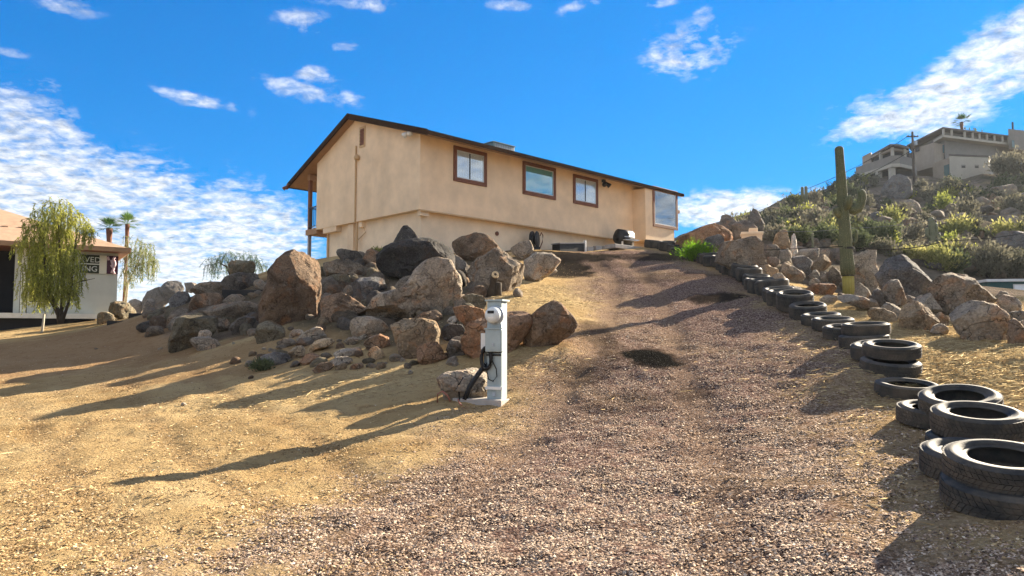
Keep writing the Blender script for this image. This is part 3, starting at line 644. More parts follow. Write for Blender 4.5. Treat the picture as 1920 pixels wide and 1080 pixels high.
# ------------------------------------------------------------------ boulders
TINT = dict(g=(.27, .22, .165), d=(.075, .070, .066), b=(.29, .205, .14), m=(.28, .24, .165), p=(.52, .45, .36), r=(.32, .20, .125), t=(.42, .32, .21), o=(.40, .23, .13), w=(.64, .58, .49), k=(.18, .158, .135), u=(.19, .18, .17), h=(.40, .335, .26))
ROCKS = []
def ico(sub):
    import bmesh
    bm = bmesh.new(); bmesh.ops.create_icosphere(bm, subdivisions=sub, radius=1.0); bm.verts.ensure_lookup_table()
    V = np.array([v.co[:] for v in bm.verts]); Fc = np.array([[v.index for v in f.verts] for f in bm.faces]); bm.free(); return V, Fc
ICO = {s: ico(s) for s in (2, 3, 4, 5)}
def fnoise(V, freq, seed, octv=4):
    o = Vector((seed * 3.17, seed * 1.31, -seed * 2.03)); return np.array([mnoise.fractal(Vector(v) * freq + o, 1.0, 2.1, octv) for v in V])
def rock_verts(R, halfd, sub, seed, cuts=6, rough=.05, hard=.75):
    """unit sphere pushed out to the outline R(angle) (right, up), thick in depth, chipped by flat breaks and worn by noise"""
    V, Fc = ICO[sub]; rr = np.random.default_rng(seed)
    th = np.arctan2(V[:, 2], V[:, 0]); rho = np.hypot(V[:, 0], V[:, 2]); rr2 = rho ** hard
    W = np.c_[np.cos(th) * R(th) * rr2, np.sign(V[:, 1]) * np.abs(V[:, 1]) ** .8 * halfd, np.sin(th) * R(th) * rr2]
    size = float(np.ptp(W[:, 0]) + np.ptp(W[:, 2])) / 2
    for _ in range(cuts):
        n = rr.normal(size=3); n[1] = -abs(n[1]) * 1.6 if rr.random() < .75 else n[1]; n[0] *= .7; n[2] *= .85; n /= np.linalg.norm(n)
        d = W @ n; h = d.max(); c = h * rr.uniform(.60, .9); W -= np.outer(np.clip(d - c, 0, None) * .95, n)
    nrm = W / (np.linalg.norm(W, axis=1)[:, None] + 1e-9)
    nz = fnoise(W, 5.0 / size, seed + 9, 5)
    W += nrm * (size * rough * (.8 * fnoise(W, 1.6 / size, seed, 3) + .35 * nz - .5 * np.exp(-(fnoise(W, 2.6 / size, seed + 21, 3) / .09) ** 2)))[:, None]
    # wear must not shrink the stone: keep the outline's width and height
    Q = np.linspace(-math.pi, math.pi, 181); ex, ez = np.cos(Q) * R(Q), np.sin(Q) * R(Q)
    for k, (lo, hi) in ((0, (ex.min(), ex.max())), (2, (ez.min(), ez.max()))):
        a, b = W[:, k].min(), W[:, k].max(); W[:, k] = lo + (W[:, k] - a) / (b - a) * (hi - lo)
    return W, Fc, size
def polar(poly):
    c = np.mean(poly, axis=0); c = (c + (np.max(poly, 0) + np.min(poly, 0)) / 2) / 2
    q = [p - c for p in poly]; n = len(q)
    angs = np.linspace(-math.pi, math.pi, 181); rad = np.zeros(181)
    for i, a in enumerate(angs):
        dx, dy = math.cos(a), math.sin(a); best = 0
        for k in range(n):
            (x0, y0), (x1, y1) = q[k], q[(k+1) % n]; ex, ey = x1-x0, y1-y0; det = dx * -ey + ex * dy
            if abs(det) < 1e-12: continue
            t = (x0 * -ey + ex * y0) / det; s = (dx * y0 - dy * x0) / det
            if t > 0 and -1e-6 <= s <= 1 + 1e-6: best = max(best, t)
        rad[i] = best
    rad[rad == 0] = rad[rad > 0].mean()
    return c, (lambda th: np.interp(th, angs, rad))
RID = [0]
def boulder(name, label, tint, pts, thick=.9, d=None, foot=None, group=None, sub=4, cuts=9, rough=.06, hard=.70, val=1.):
    pts = np.array(pts, float); RID[0] += 1; seed = RID[0] * 13 + 5
    px0, py1 = (pts[:, 0].min() + pts[:, 0].max()) / 2, pts[:, 1].max()
    w = np.ptp(pts[:, 0]); h = np.ptp(pts[:, 1])
    base = P(px0, py1, d) if d else hit(px0, foot if foot else py1 - h * .06)
    half = .5 * thick * math.sqrt(w * h) * base.y / F
    dirv = Vector((base.x, base.y, 0)).normalized(); cen_d = base.y + half * .55 * dirv.y
    right = Vector((dirv.y, -dirv.x, 0))
    W3 = [P(a, b, cen_d) for a, b in pts]; mid = sum(W3, Vector()) / len(W3)
    q = [np.array(((p - mid).dot(right), p.z - mid.z)) for p in W3]
    # pixels off the axis lie on a slanted plane: rescale to the plane facing the viewer
    c, R = polar(q); W, Fc, size = rock_verts(R, half, sub, seed, cuts, rough, hard)
    zmin = W[:, 2].min(); low = W[:, 2] < zmin + .18 * np.ptp(W[:, 2]); W[low, 2] -= (zmin + .18 * np.ptp(W[:, 2]) - W[low, 2]) * .9
    cen = mid + right * c[0] + Vector((0, 0, c[1])); zb = W[:, 2].min()
    X = W[:, 0][:, None] * np.array(right) + W[:, 1][:, None] * np.array(dirv); X[:, 2] = W[:, 2] - zb
    me = np_mesh(name, X, Fc, True); me.set_sharp_from_angle(angle=math.radians(24 if sub > 4 else 30))
    o = mobj(name, me, 'rock', None, (cen.x, cen.y, cen.z + zb))
    val *= (.92 if sub > 3 else 1.1); t = TINT[tint]; o.color = (t[0] * val, t[1] * val, t[2] * val, 1); tag(o, label, 'boulder' if name == 'boulder' else 'rock', group)
    ROCKS.append(o); return o
def pp(s): a = [int(x) for x in s.split()]; return list(zip(a[::2], a[1::2]))
G1 = 'boulders of the mound below the house'; G2 = 'boulders beyond the tyre row'; G3 = 'small stones at the foot of the mound'
B = [  # label | tint | outline | options
('tall upright brown and black boulder, biggest at the left of the mound', 'b', '568 468 592 474 602 483 605 503 602 538 602 561 596 596 568 607 538 614 509 602 485 600 484 564 490 550 500 531 501 507 516 488 531 475 550 468', dict(sub=5, val=.68, cuts=5, hard=.85)),
('flat-topped yellowish rock perched on the skyline left of the tall boulder', 'm', '427 494 435 488 474 488 480 496 476 511 444 514 435 519 429 509', dict(foot=540, cuts=3)),
('grey rounded rock carrying the flat-topped perched rock', 'k', '415 530 425 518 444 510 468 511 489 524 494 540 470 548 418 547', dict(foot=545)),
('long flat brown-grey rock on the left skyline below the perched rock', 'g', '356 547 375 532 395 527 432 529 441 537 438 550 405 556 370 556', dict(foot=553)),
('sloping grey rock at the left shoulder of the mound', 'k', '266 568 280 546 300 537 315 542 318 565 305 582 270 582', dict(foot=580)),
('dark rock at the top of the left shoulder', 'd', '297 540 315 526 340 527 346 540 340 554 315 562', dict(foot=552, val=1.6)),
('small flat dark rock on the left skyline', 'k', '345 531 368 529 372 538 362 547 346 545', dict(foot=547, sub=3)),
('dark angular rocks lump under the left shoulder', 'u', '316 562 335 547 352 546 358 560 352 574 320 576', dict(foot=574, sub=3)),
('smooth rounded brown rock in the middle of the left slope', 'b', '353 582 357 565 366 553 387 548 412 550 421 560 415 574 395 586 370 588', dict(foot=586)),
('long grey log-shaped rock left of the tall boulder', 'g', '380 584 397 572 440 566 468 564 486 572 486 592 462 598 430 604 400 598', dict(foot=602)),
('flat grey rock above the log-shaped rock', 'g', '417 562 428 552 450 551 461 558 457 570 425 571', dict(foot=570, sub=3)),
('mossy green-brown boulder beside the corner of the neighbour wall', 'm', '203 582 208 567 222 564 240 568 256 583 256 596 235 599 208 596', dict(foot=598)),
('low yellowish rock at the left end of the mound', 'm', '181 599 190 586 203 584 214 590 216 603 200 608 184 607', dict(foot=607, sub=3)),
('grey rock between the mossy boulder and the timber steps', 'g', '238 574 245 562 256 560 266 566 271 582 262 590 244 584', dict(foot=590, sub=3)),
('grey-brown upright rock above the timber steps', 'h', '267 577 275 559 288 560 293 572 290 587 270 592', dict(foot=590, sub=3, val=.8)),
('small yellow rock at the end of the lowest timber step', 'm', '282 609 286 599 298 597 305 605 303 614 288 616', dict(foot=615, sub=3)),
('big mossy grey boulder at the left front of the mound', 'm', '314 647 320 625 330 607 345 598 385 590 407 598 410 615 397 635 370 651 340 657 318 657', dict(sub=5, val=.72)),
('brown-grey rock behind the big mossy front boulder', 'g', '312 602 322 582 340 576 352 580 354 602 330 614 313 612', dict(foot=612)),
('long flat slab lying over the big mossy front boulder', 'm', '325 607 340 592 370 586 388 590 386 604 345 612', dict(foot=614)),
('small round grey rock right of the big mossy front boulder', 'g', '404 614 410 600 425 597 432 607 430 622 408 625', dict(sub=3)),
('dark grey rock below the log-shaped rock', 'k', '430 614 445 598 462 592 476 594 480 614 465 622 435 626', dict()),
('pinkish two-humped rock lying in front of the mossy boulder', 'h', '356 650 362 637 378 631 395 630 408 637 415 647 405 654 365 658', dict(val=1.1)),
('small whitish rock on top of the pinkish two-humped rock', 'p', '371 631 376 620 388 618 398 626 393 636 374 637', dict(sub=3, foot=652)),
('round yellow-brown boulder at the foot of the tall boulder', 'm', '477 632 482 613 495 602 512 600 528 608 536 624 530 636 505 643 483 643', dict(val=.9)),
('brown boulder touching the right side of the tall boulder', 'b', '602 597 600 560 618 549 645 552 665 562 680 575 690 587 680 598 655 604 620 605', dict(val=1.05)),
('mossy grey flat rock behind the tall boulder', 'm', '603 542 606 520 625 514 650 514 658 522 654 538 630 548', dict(val=.8)),
('layered grey rock pile stone below the house corner', 'g', '605 514 612 496 640 486 675 492 690 505 682 518 645 522', dict()),
('white-edged dark stone on the skyline below the gable', 'k', '630 484 634 470 650 466 668 470 680 482 677 494 645 494', dict(foot=494)),
('brown stone under the small desert plant by the gable', 'b', '680 487 688 468 705 465 716 475 714 494 690 498', dict(foot=497)),
('bluish grey square block left of the leaning pale boulder', 'u', '657 533 675 521 700 518 718 520 726 540 722 560 695 569 672 563 660 550', dict(val=1.15)),
('small grey stone beside the bluish block', 'g', '642 547 650 534 665 535 668 546 662 558 645 556', dict(sub=3)),
('huge black boulder at the top of the mound', 'd', '704 507 706 480 716 467 730 460 752 452 790 446 818 446 835 452 850 470 861 495 856 514 815 524 780 526 750 520 715 514', dict(sub=5, foot=526, thick=.8)),
('black pointed rock standing on the huge black boulder', 'd', '736 456 748 436 757 424 765 422 774 430 786 448 782 462 745 464', dict(foot=486, val=1.2, cuts=3)),
('big pale leaning boulder with a white broken face above the meter post', 'h', '682 592 698 566 716 556 745 554 786 515 816 494 830 482 840 486 851 512 860 523 868 537 863 556 851 574 832 600 800 608 760 608 710 606', dict(sub=5, foot=604, thick=.75, val=1.05, rough=.065)),
('brown rock tucked under the black boulder', 'h', '736 549 748 525 765 517 785 517 788 532 770 552 745 554', dict(val=.75)),
('brown rounded boulder at the top right of the mound', 'b', '847 456 850 442 868 435 892 436 910 442 930 457 941 470 930 486 885 498 866 490 852 472', dict(sub=5, val=.95, foot=494)),
('flat-topped boulder with a red underside behind the cut stump', 'g', '875 512 890 492 924 473 952 464 970 468 978 484 984 508 981 526 970 537 952 550 910 542 884 530', dict(sub=5, foot=546, val=1.05)),
('beige-topped stone at the upper right end of the mound', 'h', '957 464 975 453 995 450 1001 462 1001 480 985 488 972 484 962 474', dict(foot=488)),
('pale cracked slab at the driveway edge of the mound', 'p', '980 487 1003 472 1035 476 1052 489 1038 504 1025 517 1000 528 985 532 980 505', dict(cuts=4, val=.85)),
('small white slab leaning at the driveway edge', 'w', '1016 513 1025 505 1040 503 1045 509 1035 517 1020 518', dict(sub=3)),
('dark wedge of rock between the black and the red boulder', 'k', '853 477 866 482 880 500 880 522 868 533 856 512', dict(foot=534)),
('low mossy rock behind the meter post', 'm', '854 574 865 555 885 550 905 552 914 565 906 582 870 585', dict(val=.8)),
('long rust red boulder directly behind the meter post', 'r', '864 642 872 615 890 597 915 585 950 582 980 587 998 595 1001 610 985 632 960 657 935 672 890 673 868 662', dict(sub=5)),
('orange and white flake of rock left of the rust red boulder', 'o', '848 577 875 572 905 580 912 594 895 608 870 613 856 598', dict(foot=612)),
('grey-brown boulder right of the meter post beside the drive', 'b', '975 652 985 620 1000 590 1020 570 1038 562 1055 572 1070 590 1084 610 1077 624 1050 640 1015 653 990 659', dict(sub=5, val=.85)),
('big tan boulder in the middle front of the mound', 't', '731 620 744 607 766 596 797 598 816 605 826 625 824 647 815 668 795 676 760 671 735 658', dict(sub=5, val=.8)),
('hollow-ended brown rock in front of the big tan boulder', 'r', '780 657 790 645 805 640 825 645 838 660 839 671 825 682 800 687 785 677', dict(val=1.1)),
('brown rock wedged under the pale leaning boulder', 'b', '775 600 800 585 818 580 829 592 830 610 812 609 790 604', dict()),
('dark grey rock left of the rust red boulder foot', 'k', '836 657 845 640 862 636 876 645 885 662 870 670 845 670', dict()),
('black rock in the hollow below the pale boulder', 'd', '828 618 845 606 868 608 874 627 862 639 838 640', dict(val=1.3)),
('small white stone lying in the hollow of the mound', 'w', '838 603 846 594 858 592 861 601 850 608', dict(sub=3, foot=612)),
('pale-topped rock left of the big tan boulder', 'h', '655 627 657 602 668 593 695 592 715 600 729 613 724 630 700 636 670 636', dict()),
('pinkish brown rock touching the big tan boulder', 'b', '681 643 695 628 712 625 728 632 733 647 722 657 690 658', dict(val=1.2)),
('round yellow stone in front of the pinkish brown rock', 't', '689 666 695 653 707 649 717 656 722 668 712 677 697 678', dict(sub=3)),
('flat grey stone left of the pinkish brown rock', 'g', '643 643 655 632 668 631 674 638 662 648 648 648', dict(sub=3)),
('little white stone against the pale-topped rock', 'p', '670 634 673 623 681 620 687 627 684 637 674 639', dict(sub=3)),
('grey-pink wedge rock below the tall boulder', 'h', '553 637 575 622 598 612 609 625 602 637 570 643', dict(sub=3, val=.9)),
('pale flat stone beside the round yellow-brown boulder', 'h', '541 630 550 619 566 617 571 627 560 634 545 634', dict(sub=3)),
('dark reddish stone in the middle of the stone scatter', 'k', '553 646 562 634 580 632 590 640 582 650 560 652', dict(sub=3)),
('grey flat stone at the left of the stone scatter', 'g', '519 646 530 635 546 634 555 642 545 651 525 652', dict(sub=3)),
('tan wedge-shaped stone in the stone scatter', 't', '577 658 600 638 620 633 629 640 612 652 590 660', dict(sub=3)),
('blue-grey flat rock beside the little green weed', 'u', '477 682 490 666 515 659 535 662 546 672 532 684 500 689', dict(val=1.2)),
('tan-topped rock right of the blue-grey flat rock', 't', '537 664 550 650 565 647 573 655 570 669 550 675', dict(sub=3)),
('low red-brown stone in front of the tan wedge', 'r', '560 678 575 664 595 662 604 672 595 682 570 684', dict(sub=3)),
('flat brown stone at the front edge of the scatter', 'b', '585 696 598 681 618 678 627 686 615 697 595 700', dict(sub=3)),
('thin pale slab lying in front of the pale-topped rock', 'h', '624 664 645 654 672 651 681 658 665 667 635 670', dict(sub=3)),
('crumbled pinkish stone below the thin pale slab', 'h', '618 682 630 670 650 668 662 676 650 687 628 689', dict(sub=3, rough=.1)),
('reddish flat stone below the big tan boulder', 'b', '655 690 665 682 676 680 682 686 672 693 660 694', dict(sub=3)),
('white-topped rock leaning at the foot of the meter post', 'h', '818 713 830 702 860 697 900 690 917 696 917 742 905 750 850 754 835 747 825 730', dict(sub=5, foot=750, val=1.15, cuts=4)),
]
for (lab, t, s, kw) in B: boulder('boulder' if kw.get('sub', 4) > 3 else 'rock', lab, t, pp(s), group=G1 if kw.get('sub', 4) > 3 else G3, **kw)
B2 = [
('orange-brown sloping boulder beside the bay window end of the house', 'o', '1262 474 1275 448 1300 428 1322 419 1345 425 1370 441 1377 462 1350 482 1300 490 1268 490', dict(sub=5, foot=482)),
('dark purple-grey boulder between orange and big grey boulders', 'u', '1310 464 1325 447 1348 439 1358 447 1356 474 1347 494 1322 490', dict(foot=492, val=.9)),
('big grey boulder right of the bright green bush', 'g', '1338 494 1347 462 1360 445 1378 443 1405 452 1425 465 1436 482 1434 507 1428 522 1400 522 1365 506', dict(sub=5, foot=520)),
('two-headed dark rock tower on the skyline right of the house', 'k', '1348 430 1353 404 1362 400 1373 401 1377 412 1385 420 1392 444 1365 450', dict(d=44)),
('broad dark rock right of the two-headed tower', 'k', '1370 424 1390 410 1405 415 1417 428 1424 448 1380 454', dict(d=43)),
('pointed dark rock spike on the skyline', 'k', '1400 430 1405 405 1412 390 1420 394 1428 405 1435 420 1427 436', dict(d=46, cuts=3)),
('tall tan standing stone behind the piled rocks', 't', '1446 458 1455 438 1466 430 1478 431 1483 445 1484 468 1465 474 1450 470', dict(foot=474, val=.95)),
('thin white split slab beside the tan standing stone', 'w', '1481 480 1485 437 1491 440 1496 472 1491 486', dict(foot=482, sub=3, cuts=2)),
('rounded grey rock below the beige pillar', 'g', '1429 474 1440 457 1455 458 1464 470 1470 487 1450 493 1434 488', dict(foot=490)),
('brown rounded rock left of the pale flat rock', 'h', '1460 484 1466 467 1478 465 1485 478 1484 494 1466 496', dict(sub=3, val=.8)),
('small brown rock against the big grey boulder', 'b', '1436 500 1440 484 1452 481 1463 492 1460 504 1444 506', dict(sub=3)),
('pale flat slanted rock at the top of the pile', 'p', '1488 482 1502 465 1530 463 1537 468 1534 485 1515 493 1496 491', dict(val=.75)),
('white-edged rock left behind the saguaro', 'h', '1533 484 1540 468 1552 466 1561 476 1560 486 1545 490', dict(sub=3, val=.7)),
('yellow-brown rock in the middle of the pile left of the saguaro', 't', '1519 494 1535 480 1550 477 1559 488 1558 504 1540 514 1525 510', dict(val=.8)),
('dark blue-grey rock on top of the pale egg-shaped rock', 'u', '1483 488 1495 477 1510 485 1522 493 1525 504 1517 519 1500 516 1487 504', dict()),
('pale egg-shaped rock in the pile', 'p', '1462 514 1468 498 1480 492 1492 500 1508 512 1510 522 1495 531 1475 527', dict(val=.72)),
('round tan rock below the pale egg-shaped rock', 'h', '1443 524 1452 513 1465 512 1473 522 1466 533 1450 534', dict(sub=3)),
('tan pointed rock right of the big grey boulder', 't', '1427 522 1430 502 1438 495 1450 502 1460 506 1458 520 1440 528', dict(sub=3, val=.9)),
('small upright grey stone in the pile gap', 'h', '1520 520 1524 508 1532 505 1538 516 1536 528 1524 528', dict(sub=3)),
('small round stone below the small upright stone', 'h', '1516 533 1520 524 1530 521 1539 528 1536 538 1520 538', dict(sub=3)),
('narrow grey stone next to the small upright stone', 'g', '1537 530 1540 512 1549 510 1552 524 1548 534', dict(sub=3)),
('grey wedge rock touching the saguaro on its left', 'g', '1550 530 1552 506 1562 500 1575 512 1582 528 1578 538 1558 538', dict()),
('flat red-banded rock at the left foot of the saguaro', 'r', '1508 544 1520 530 1545 530 1562 532 1569 542 1562 553 1530 554 1514 552', dict(val=.85)),
('dark grey rock behind the saguaro on its left', 'k', '1553 484 1560 468 1575 464 1586 474 1586 494 1565 498', dict()),
('low pink rock at the upper end of the sandy bank', 'h', '1462 552 1475 538 1495 535 1508 545 1505 556 1480 560', dict(sub=3)),
('tall pale rock with a white edge right of the saguaro', 'p', '1596 486 1618 474 1636 466 1643 472 1642 495 1652 530 1643 549 1605 556 1594 522', dict(sub=5, val=.8)),
('pale wedge rock right of the saguaro foot', 'p', '1600 560 1604 540 1614 530 1628 542 1636 562 1616 568', dict(val=.75)),
('dark low rock in the gap right of the saguaro', 'k', '1634 566 1636 546 1648 540 1658 555 1656 572 1642 576', dict(sub=3)),
('big dark pyramid boulder right of the saguaro', 'u', '1638 514 1655 485 1672 475 1695 474 1715 488 1735 508 1752 524 1742 549 1720 566 1690 566 1653 550', dict(sub=5, val=.85)),
('pale arched rock in front of the dark pyramid boulder', 'p', '1653 564 1655 535 1668 524 1682 523 1693 538 1701 562 1692 580 1663 578', dict(val=.62)),
('big domed blue-grey boulder with a barrel cactus behind it', 'g', '1735 540 1745 522 1765 512 1790 509 1820 509 1845 520 1860 537 1868 554 1862 574 1835 590 1790 597 1750 586 1737 566', dict(sub=5, val=1.15)),
('square block boulder with a flat grey top at the sandy bank', 'h', '1778 590 1790 573 1818 562 1845 564 1868 572 1893 592 1893 627 1890 643 1850 644 1800 637 1779 626', dict(sub=5, val=.95, hard=.6)),
('red-brown rock right of the square block boulder', 'b', '1888 646 1891 603 1900 595 1918 612 1936 640 1930 650', dict(val=1.15)),
('pale flat rock below the domed boulder', 'p', '1701 570 1718 553 1745 549 1760 560 1768 584 1735 596 1708 586', dict(val=.68)),
('double-humped tan boulder at the sandy bank', 't', '1683 606 1697 572 1715 563 1735 565 1750 580 1762 604 1757 620 1725 623 1693 615', dict(sub=5, val=.85)),
('grey rock left of the double-humped tan boulder', 'h', '1643 586 1662 566 1680 570 1693 582 1693 600 1663 598', dict(val=.85)),
('long low tan rock along the sandy bank', 't', '1625 588 1640 576 1660 578 1678 588 1683 602 1660 604 1640 600', dict(val=.95)),
('pinkish low rock below the double-humped boulder', 'h', '1743 622 1752 608 1768 606 1779 614 1778 627 1755 629', dict(sub=3)),
('small grey rock between tan and square boulders', 'g', '1753 606 1758 588 1772 586 1781 596 1779 610 1762 612', dict(sub=3)),
('pale rock with ripples right of the domed boulder', 'p', '1862 586 1870 560 1885 551 1905 558 1917 572 1914 588 1885 594', dict(val=.7)),
('low pale rock behind the red-brown rock', 'p', '1884 600 1898 584 1918 582 1940 590 1938 604 1900 606', dict(val=.62)),
('pinkish rounded rock at the right frame edge', 'h', '1902 622 1910 602 1926 598 1944 610 1940 626 1915 630', dict()),
('small grey rock left of the teal shed', 'g', '1866 556 1876 545 1890 548 1894 558 1880 564', dict(sub=3)),
('low pink flat rock between saguaro and sandy bank', 'h', '1568 558 1590 550 1615 556 1640 568 1655 582 1630 585 1598 574', dict()),
('small pink stone at the top of the sandy bank', 'h', '1535 562 1548 552 1566 555 1574 563 1560 569 1542 568', dict(sub=3)),
]
for (lab, t, s, kw) in B2: boulder('boulder' if kw.get('sub', 4) > 3 else 'rock', lab, t, pp(s), group=G2, **kw)

# filler stones in the gaps of both piles: share meshes, cannot be told apart
SEEDM = []
for k in range(6):
    R0 = (lambda ph: (lambda th: 1 + .22 * np.cos(2 * th + ph) + .1 * np.cos(3 * th + 2 * ph)))(k * 1.1)
    W, Fc, _ = rock_verts(R0, .9, 3, 900 + k * 7, 6, .06, .8); SEEDM.append(np_mesh('stone', W, Fc, True)); SEEDM[-1].materials.append(MATS['rock'])
def stone(name, loc, s, k, tint, label, group, val=1., cat='rock', flat=.75):
    o = bpy.data.objects.new(name, SEEDM[k % 6]); COL.objects.link(o); o.location = loc; o.scale = (s, s * random.uniform(.7, 1.1), s * flat * random.uniform(.8, 1.1))
    o.rotation_euler = (random.uniform(-.25, .25), random.uniform(-.25, .25), random.uniform(0, 6.28)); t = TINT[tint]; v = .98 * val * random.uniform(.75, 1.2); o.color = (t[0]*v, t[1]*v, t[2]*v, 1)
    return tag(o, label, cat, group)
_r = random.Random(5)
CNAME = dict(g='grey-brown', h='pinkish grey', b='brown', m='yellowish', t='tan', r='rusty', k='dark grey', u='bluish grey', p='pale', w='white')
def near(px, marks):
    return min(marks, key=lambda m: abs(m[0] - px))[1]
MOUND = [(490, 'by the little green weed'), (545, 'below the tall upright boulder'), (620, 'right of the tall upright boulder'), (690, 'by the pinkish brown rock'), (770, 'below the big tan boulder'), (850, 'left of the meter post')]
LEFTM = [(300, 'at the left shoulder of the mound'), (360, 'above the big mossy front boulder'), (440, 'near the log-shaped rock'), (480, 'left of the tall upright boulder'), (640, 'between tall boulder and bluish block'), (720, 'below the huge black boulder'), (790, 'beside the pale leaning boulder'), (860, 'below the red-bottomed boulder')]
RIGHTM = [(1450, 'by the big grey boulder'), (1510, 'in the pile left of the saguaro'), (1590, 'at the foot of the saguaro'), (1660, 'by the dark pyramid boulder'), (1720, 'by the double-humped tan boulder'), (1790, 'below the domed boulder'), (1880, 'by the square block boulder')]
for i in range(105):       # front scatter and gaps of the left mound
    px = _r.uniform(470, 880); lo = 600 + .02 * (px - 470); py = _r.uniform(lo, 698 - .02 * (px - 470)) if _r.random() < .7 else _r.uniform(520, 610)
    q = hit(px, py); s = _r.choice([.07, .08, .1, .13, .16, .2]) * (1.25 if py < 610 else .8)
    t = _r.choice('ghbmthpt'); stone('stone', q + Vector((0, 0, s * .2)), s, i, t, ('tiny ' if s < .09 else 'small ' if s < .15 else 'fist-thick ') + CNAME[t] + ' loose stone ' + near(px, MOUND) + (', in front' if py > 655 else ', in the middle' if py > 610 else ', high up'), 'loose stones of the mound')
for i in range(105):       # bigger stones wedged between the boulders
    px, py = (_r.uniform(275, 490), _r.uniform(556, 622)) if i < 30 else (_r.uniform(605, 880), _r.uniform(505, 612)) if i < 70 else (_r.uniform(610, 990), _r.uniform(475, 560))
    if i < 30 and py < 600 - (px - 275) * .2: py += 20
    q = hit(px, py + 8); s = _r.uniform(.22, .42); t = _r.choice('ghbgkmg'); stone('stone', q + Vector((0, .15, s * .15)), s, i, t, ('broad ' if s > .32 else 'small ') + CNAME[t] + ' stone wedged between boulders ' + near(px, LEFTM) + (', low' if py > 575 else ', high'), 'stones wedged between boulders', .8, 'rock', .9)
for i in range(60):       # the right pile
    px = _r.uniform(1432, 1915); up = np.interp(px, [1432, 1500, 1640, 1740, 1915], [500, 520, 560, 590, 600]); py = up + _r.uniform(-25, 26)
    q = hit(px, py); s = _r.choice([.1, .14, .18, .24]) * (.7 if px > 1650 else 1.)
    t = _r.choice('ghphtgh'); stone('stone', q + Vector((0, 0, s * .2)), s, i, t, ('tiny ' if s < .12 else 'small ' if s < .16 else 'larger ') + CNAME[t] + ' filler stone ' + near(px, RIGHTM) + (', near the sand' if py > up else ', farther back'), 'loose stones beyond the tyre row', .85)
DIRT = ['far out on the sunlit sand', 'just before the thin pale slab', 'below the little green weed', 'right below the big tan boulder, nearer', 'right below the big tan boulder', 'left of the big mossy boulder', 'farthest left on the shaded dirt', 'before the round yellow-brown boulder', 'left of the blue-grey flat rock', 'under the big tan boulder edge', 'left of the weed, half buried', 'below the round yellow stone']
for i, (px, py, s, t) in enumerate([(345, 760, .05, 'w'), (640, 660, .07, 'p'), (470, 710, .06, 'b'), (770, 700, .05, 'p'), (765, 690, .08, 'g'), (300, 655, .05, 'p'), (180, 655, .05, 'g'), (438, 645, .05, 'w'), (495, 656, .05, 'w'), (755, 678, .06, 'p'), (440, 682, .12, 'b'), (700, 690, .09, 'h')]):
    q = hit(px, py); stone('stone', q + Vector((0, 0, s * .2)), s, i, t, CNAME[t] + ' single stone on the open dirt ' + DIRT[i], 'stones on the open dirt')

# ------------------------------------------------------------------ tyres along the drive
def rubber():
    m, nt, b = new_mat('rubber'); tc = nd(nt, 'ShaderNodeTexCoord').outputs['Object']; oi = nd(nt, 'ShaderNodeObjectInfo').outputs['Random']
    n = tex_noise(nt, tc, 7., 6, .65); c = ramp(nt, n, [(.3, (.011, .014, .016)), (.7, (.032, .037, .040))])
    n2 = tex_noise(nt, tc, 3., 7, .7); c = mixc(nt, ramp(nt, n2, [(.40, .06), (.72, .75)]), c, (.17, .135, .095))
    nt.links.new(c, b.inputs['Base Color']); b.inputs['Roughness'].default_value = .72; b.inputs['Specular IOR Level'].default_value = .28
    bump(nt, b, tex_noise(nt, tc, 60., 4, .6), .15, .01)
rubber()
def tyre_parts(D, Wd, hole, nblock=56, seed=0):
    """a tyre lying flat: casing (sidewalls, beads, hollow inside) and a tread band of blocks"""
    R = D / 2; r = R * hole; n = 64; h = Wd
    prof = [(r, h*.16), (r + .012, h*.12), (r + .03, h*.10), (r + (R-r)*.35, h*.01), (r + (R-r)*.6, 0), (R - .035, h*.03), (R - .014, h*.10), (R - .008, h*.20), (R - .008, h*.80), (R - .014, h*.90), (R - .035, h*.97),
            (r + (R-r)*.72, h*.985), (r + (R-r)*.70, h), (r + (R-r)*.5, h), (r + (R-r)*.48, h*.99), (r + (R-r)*.2, h*.95), (r + .03, h*.90), (r + .012, h*.88), (r, h*.84), (r + .012, h*.80), (r + .05, h*.86), (R - .05, h*.86), (R - .03, h*.75), (R - .03, h*.25), (R - .05, h*.14), (r + .05, h*.14), (r + .012, h*.2)]
    casing = MB().lathe(prof, n, closed=True)
    tread = MB(); bands = [(.10, .28), (.31, .48), (.52, .69), (.72, .90)]
    for bi, (a, b) in enumerate(bands):
        for k in range(nblock):
            w0 = 2*math.pi*(k + (.5 if bi % 2 else 0) + .06) / nblock; w1 = w0 + 2*math.pi*.86 / nblock; sk = .03 * (1 if bi < 2 else -1)
            ro = R if bi in (1, 2) else R - .003; ri = R - .016; vs = []
            for rr in (ri, ro):
                for (w, z, s_) in ((w0, a, -sk), (w1, a, -sk), (w1, b, sk), (w0, b, sk)): vs.append((rr*math.cos(w+s_), rr*math.sin(w+s_), z*h))
            tread.add(vs, [(4,5,6,7), (0,1,5,4), (1,2,6,5), (2,3,7,6), (3,0,4,7)])
    return casing.mesh('casing', True), tread.mesh('tread')
TYRE_MESH = {'car': tyre_parts(.70, .205, .58), 'truck': tyre_parts(.79, .235, .56, 48), 'wide': tyre_parts(.70, .29, .58, 44), 'thin': tyre_parts(.68, .17, .60, 60)}
for a, b in TYRE_MESH.values():
    a.materials.append(MATS['rubber']); b.materials.append(MATS['rubber'])
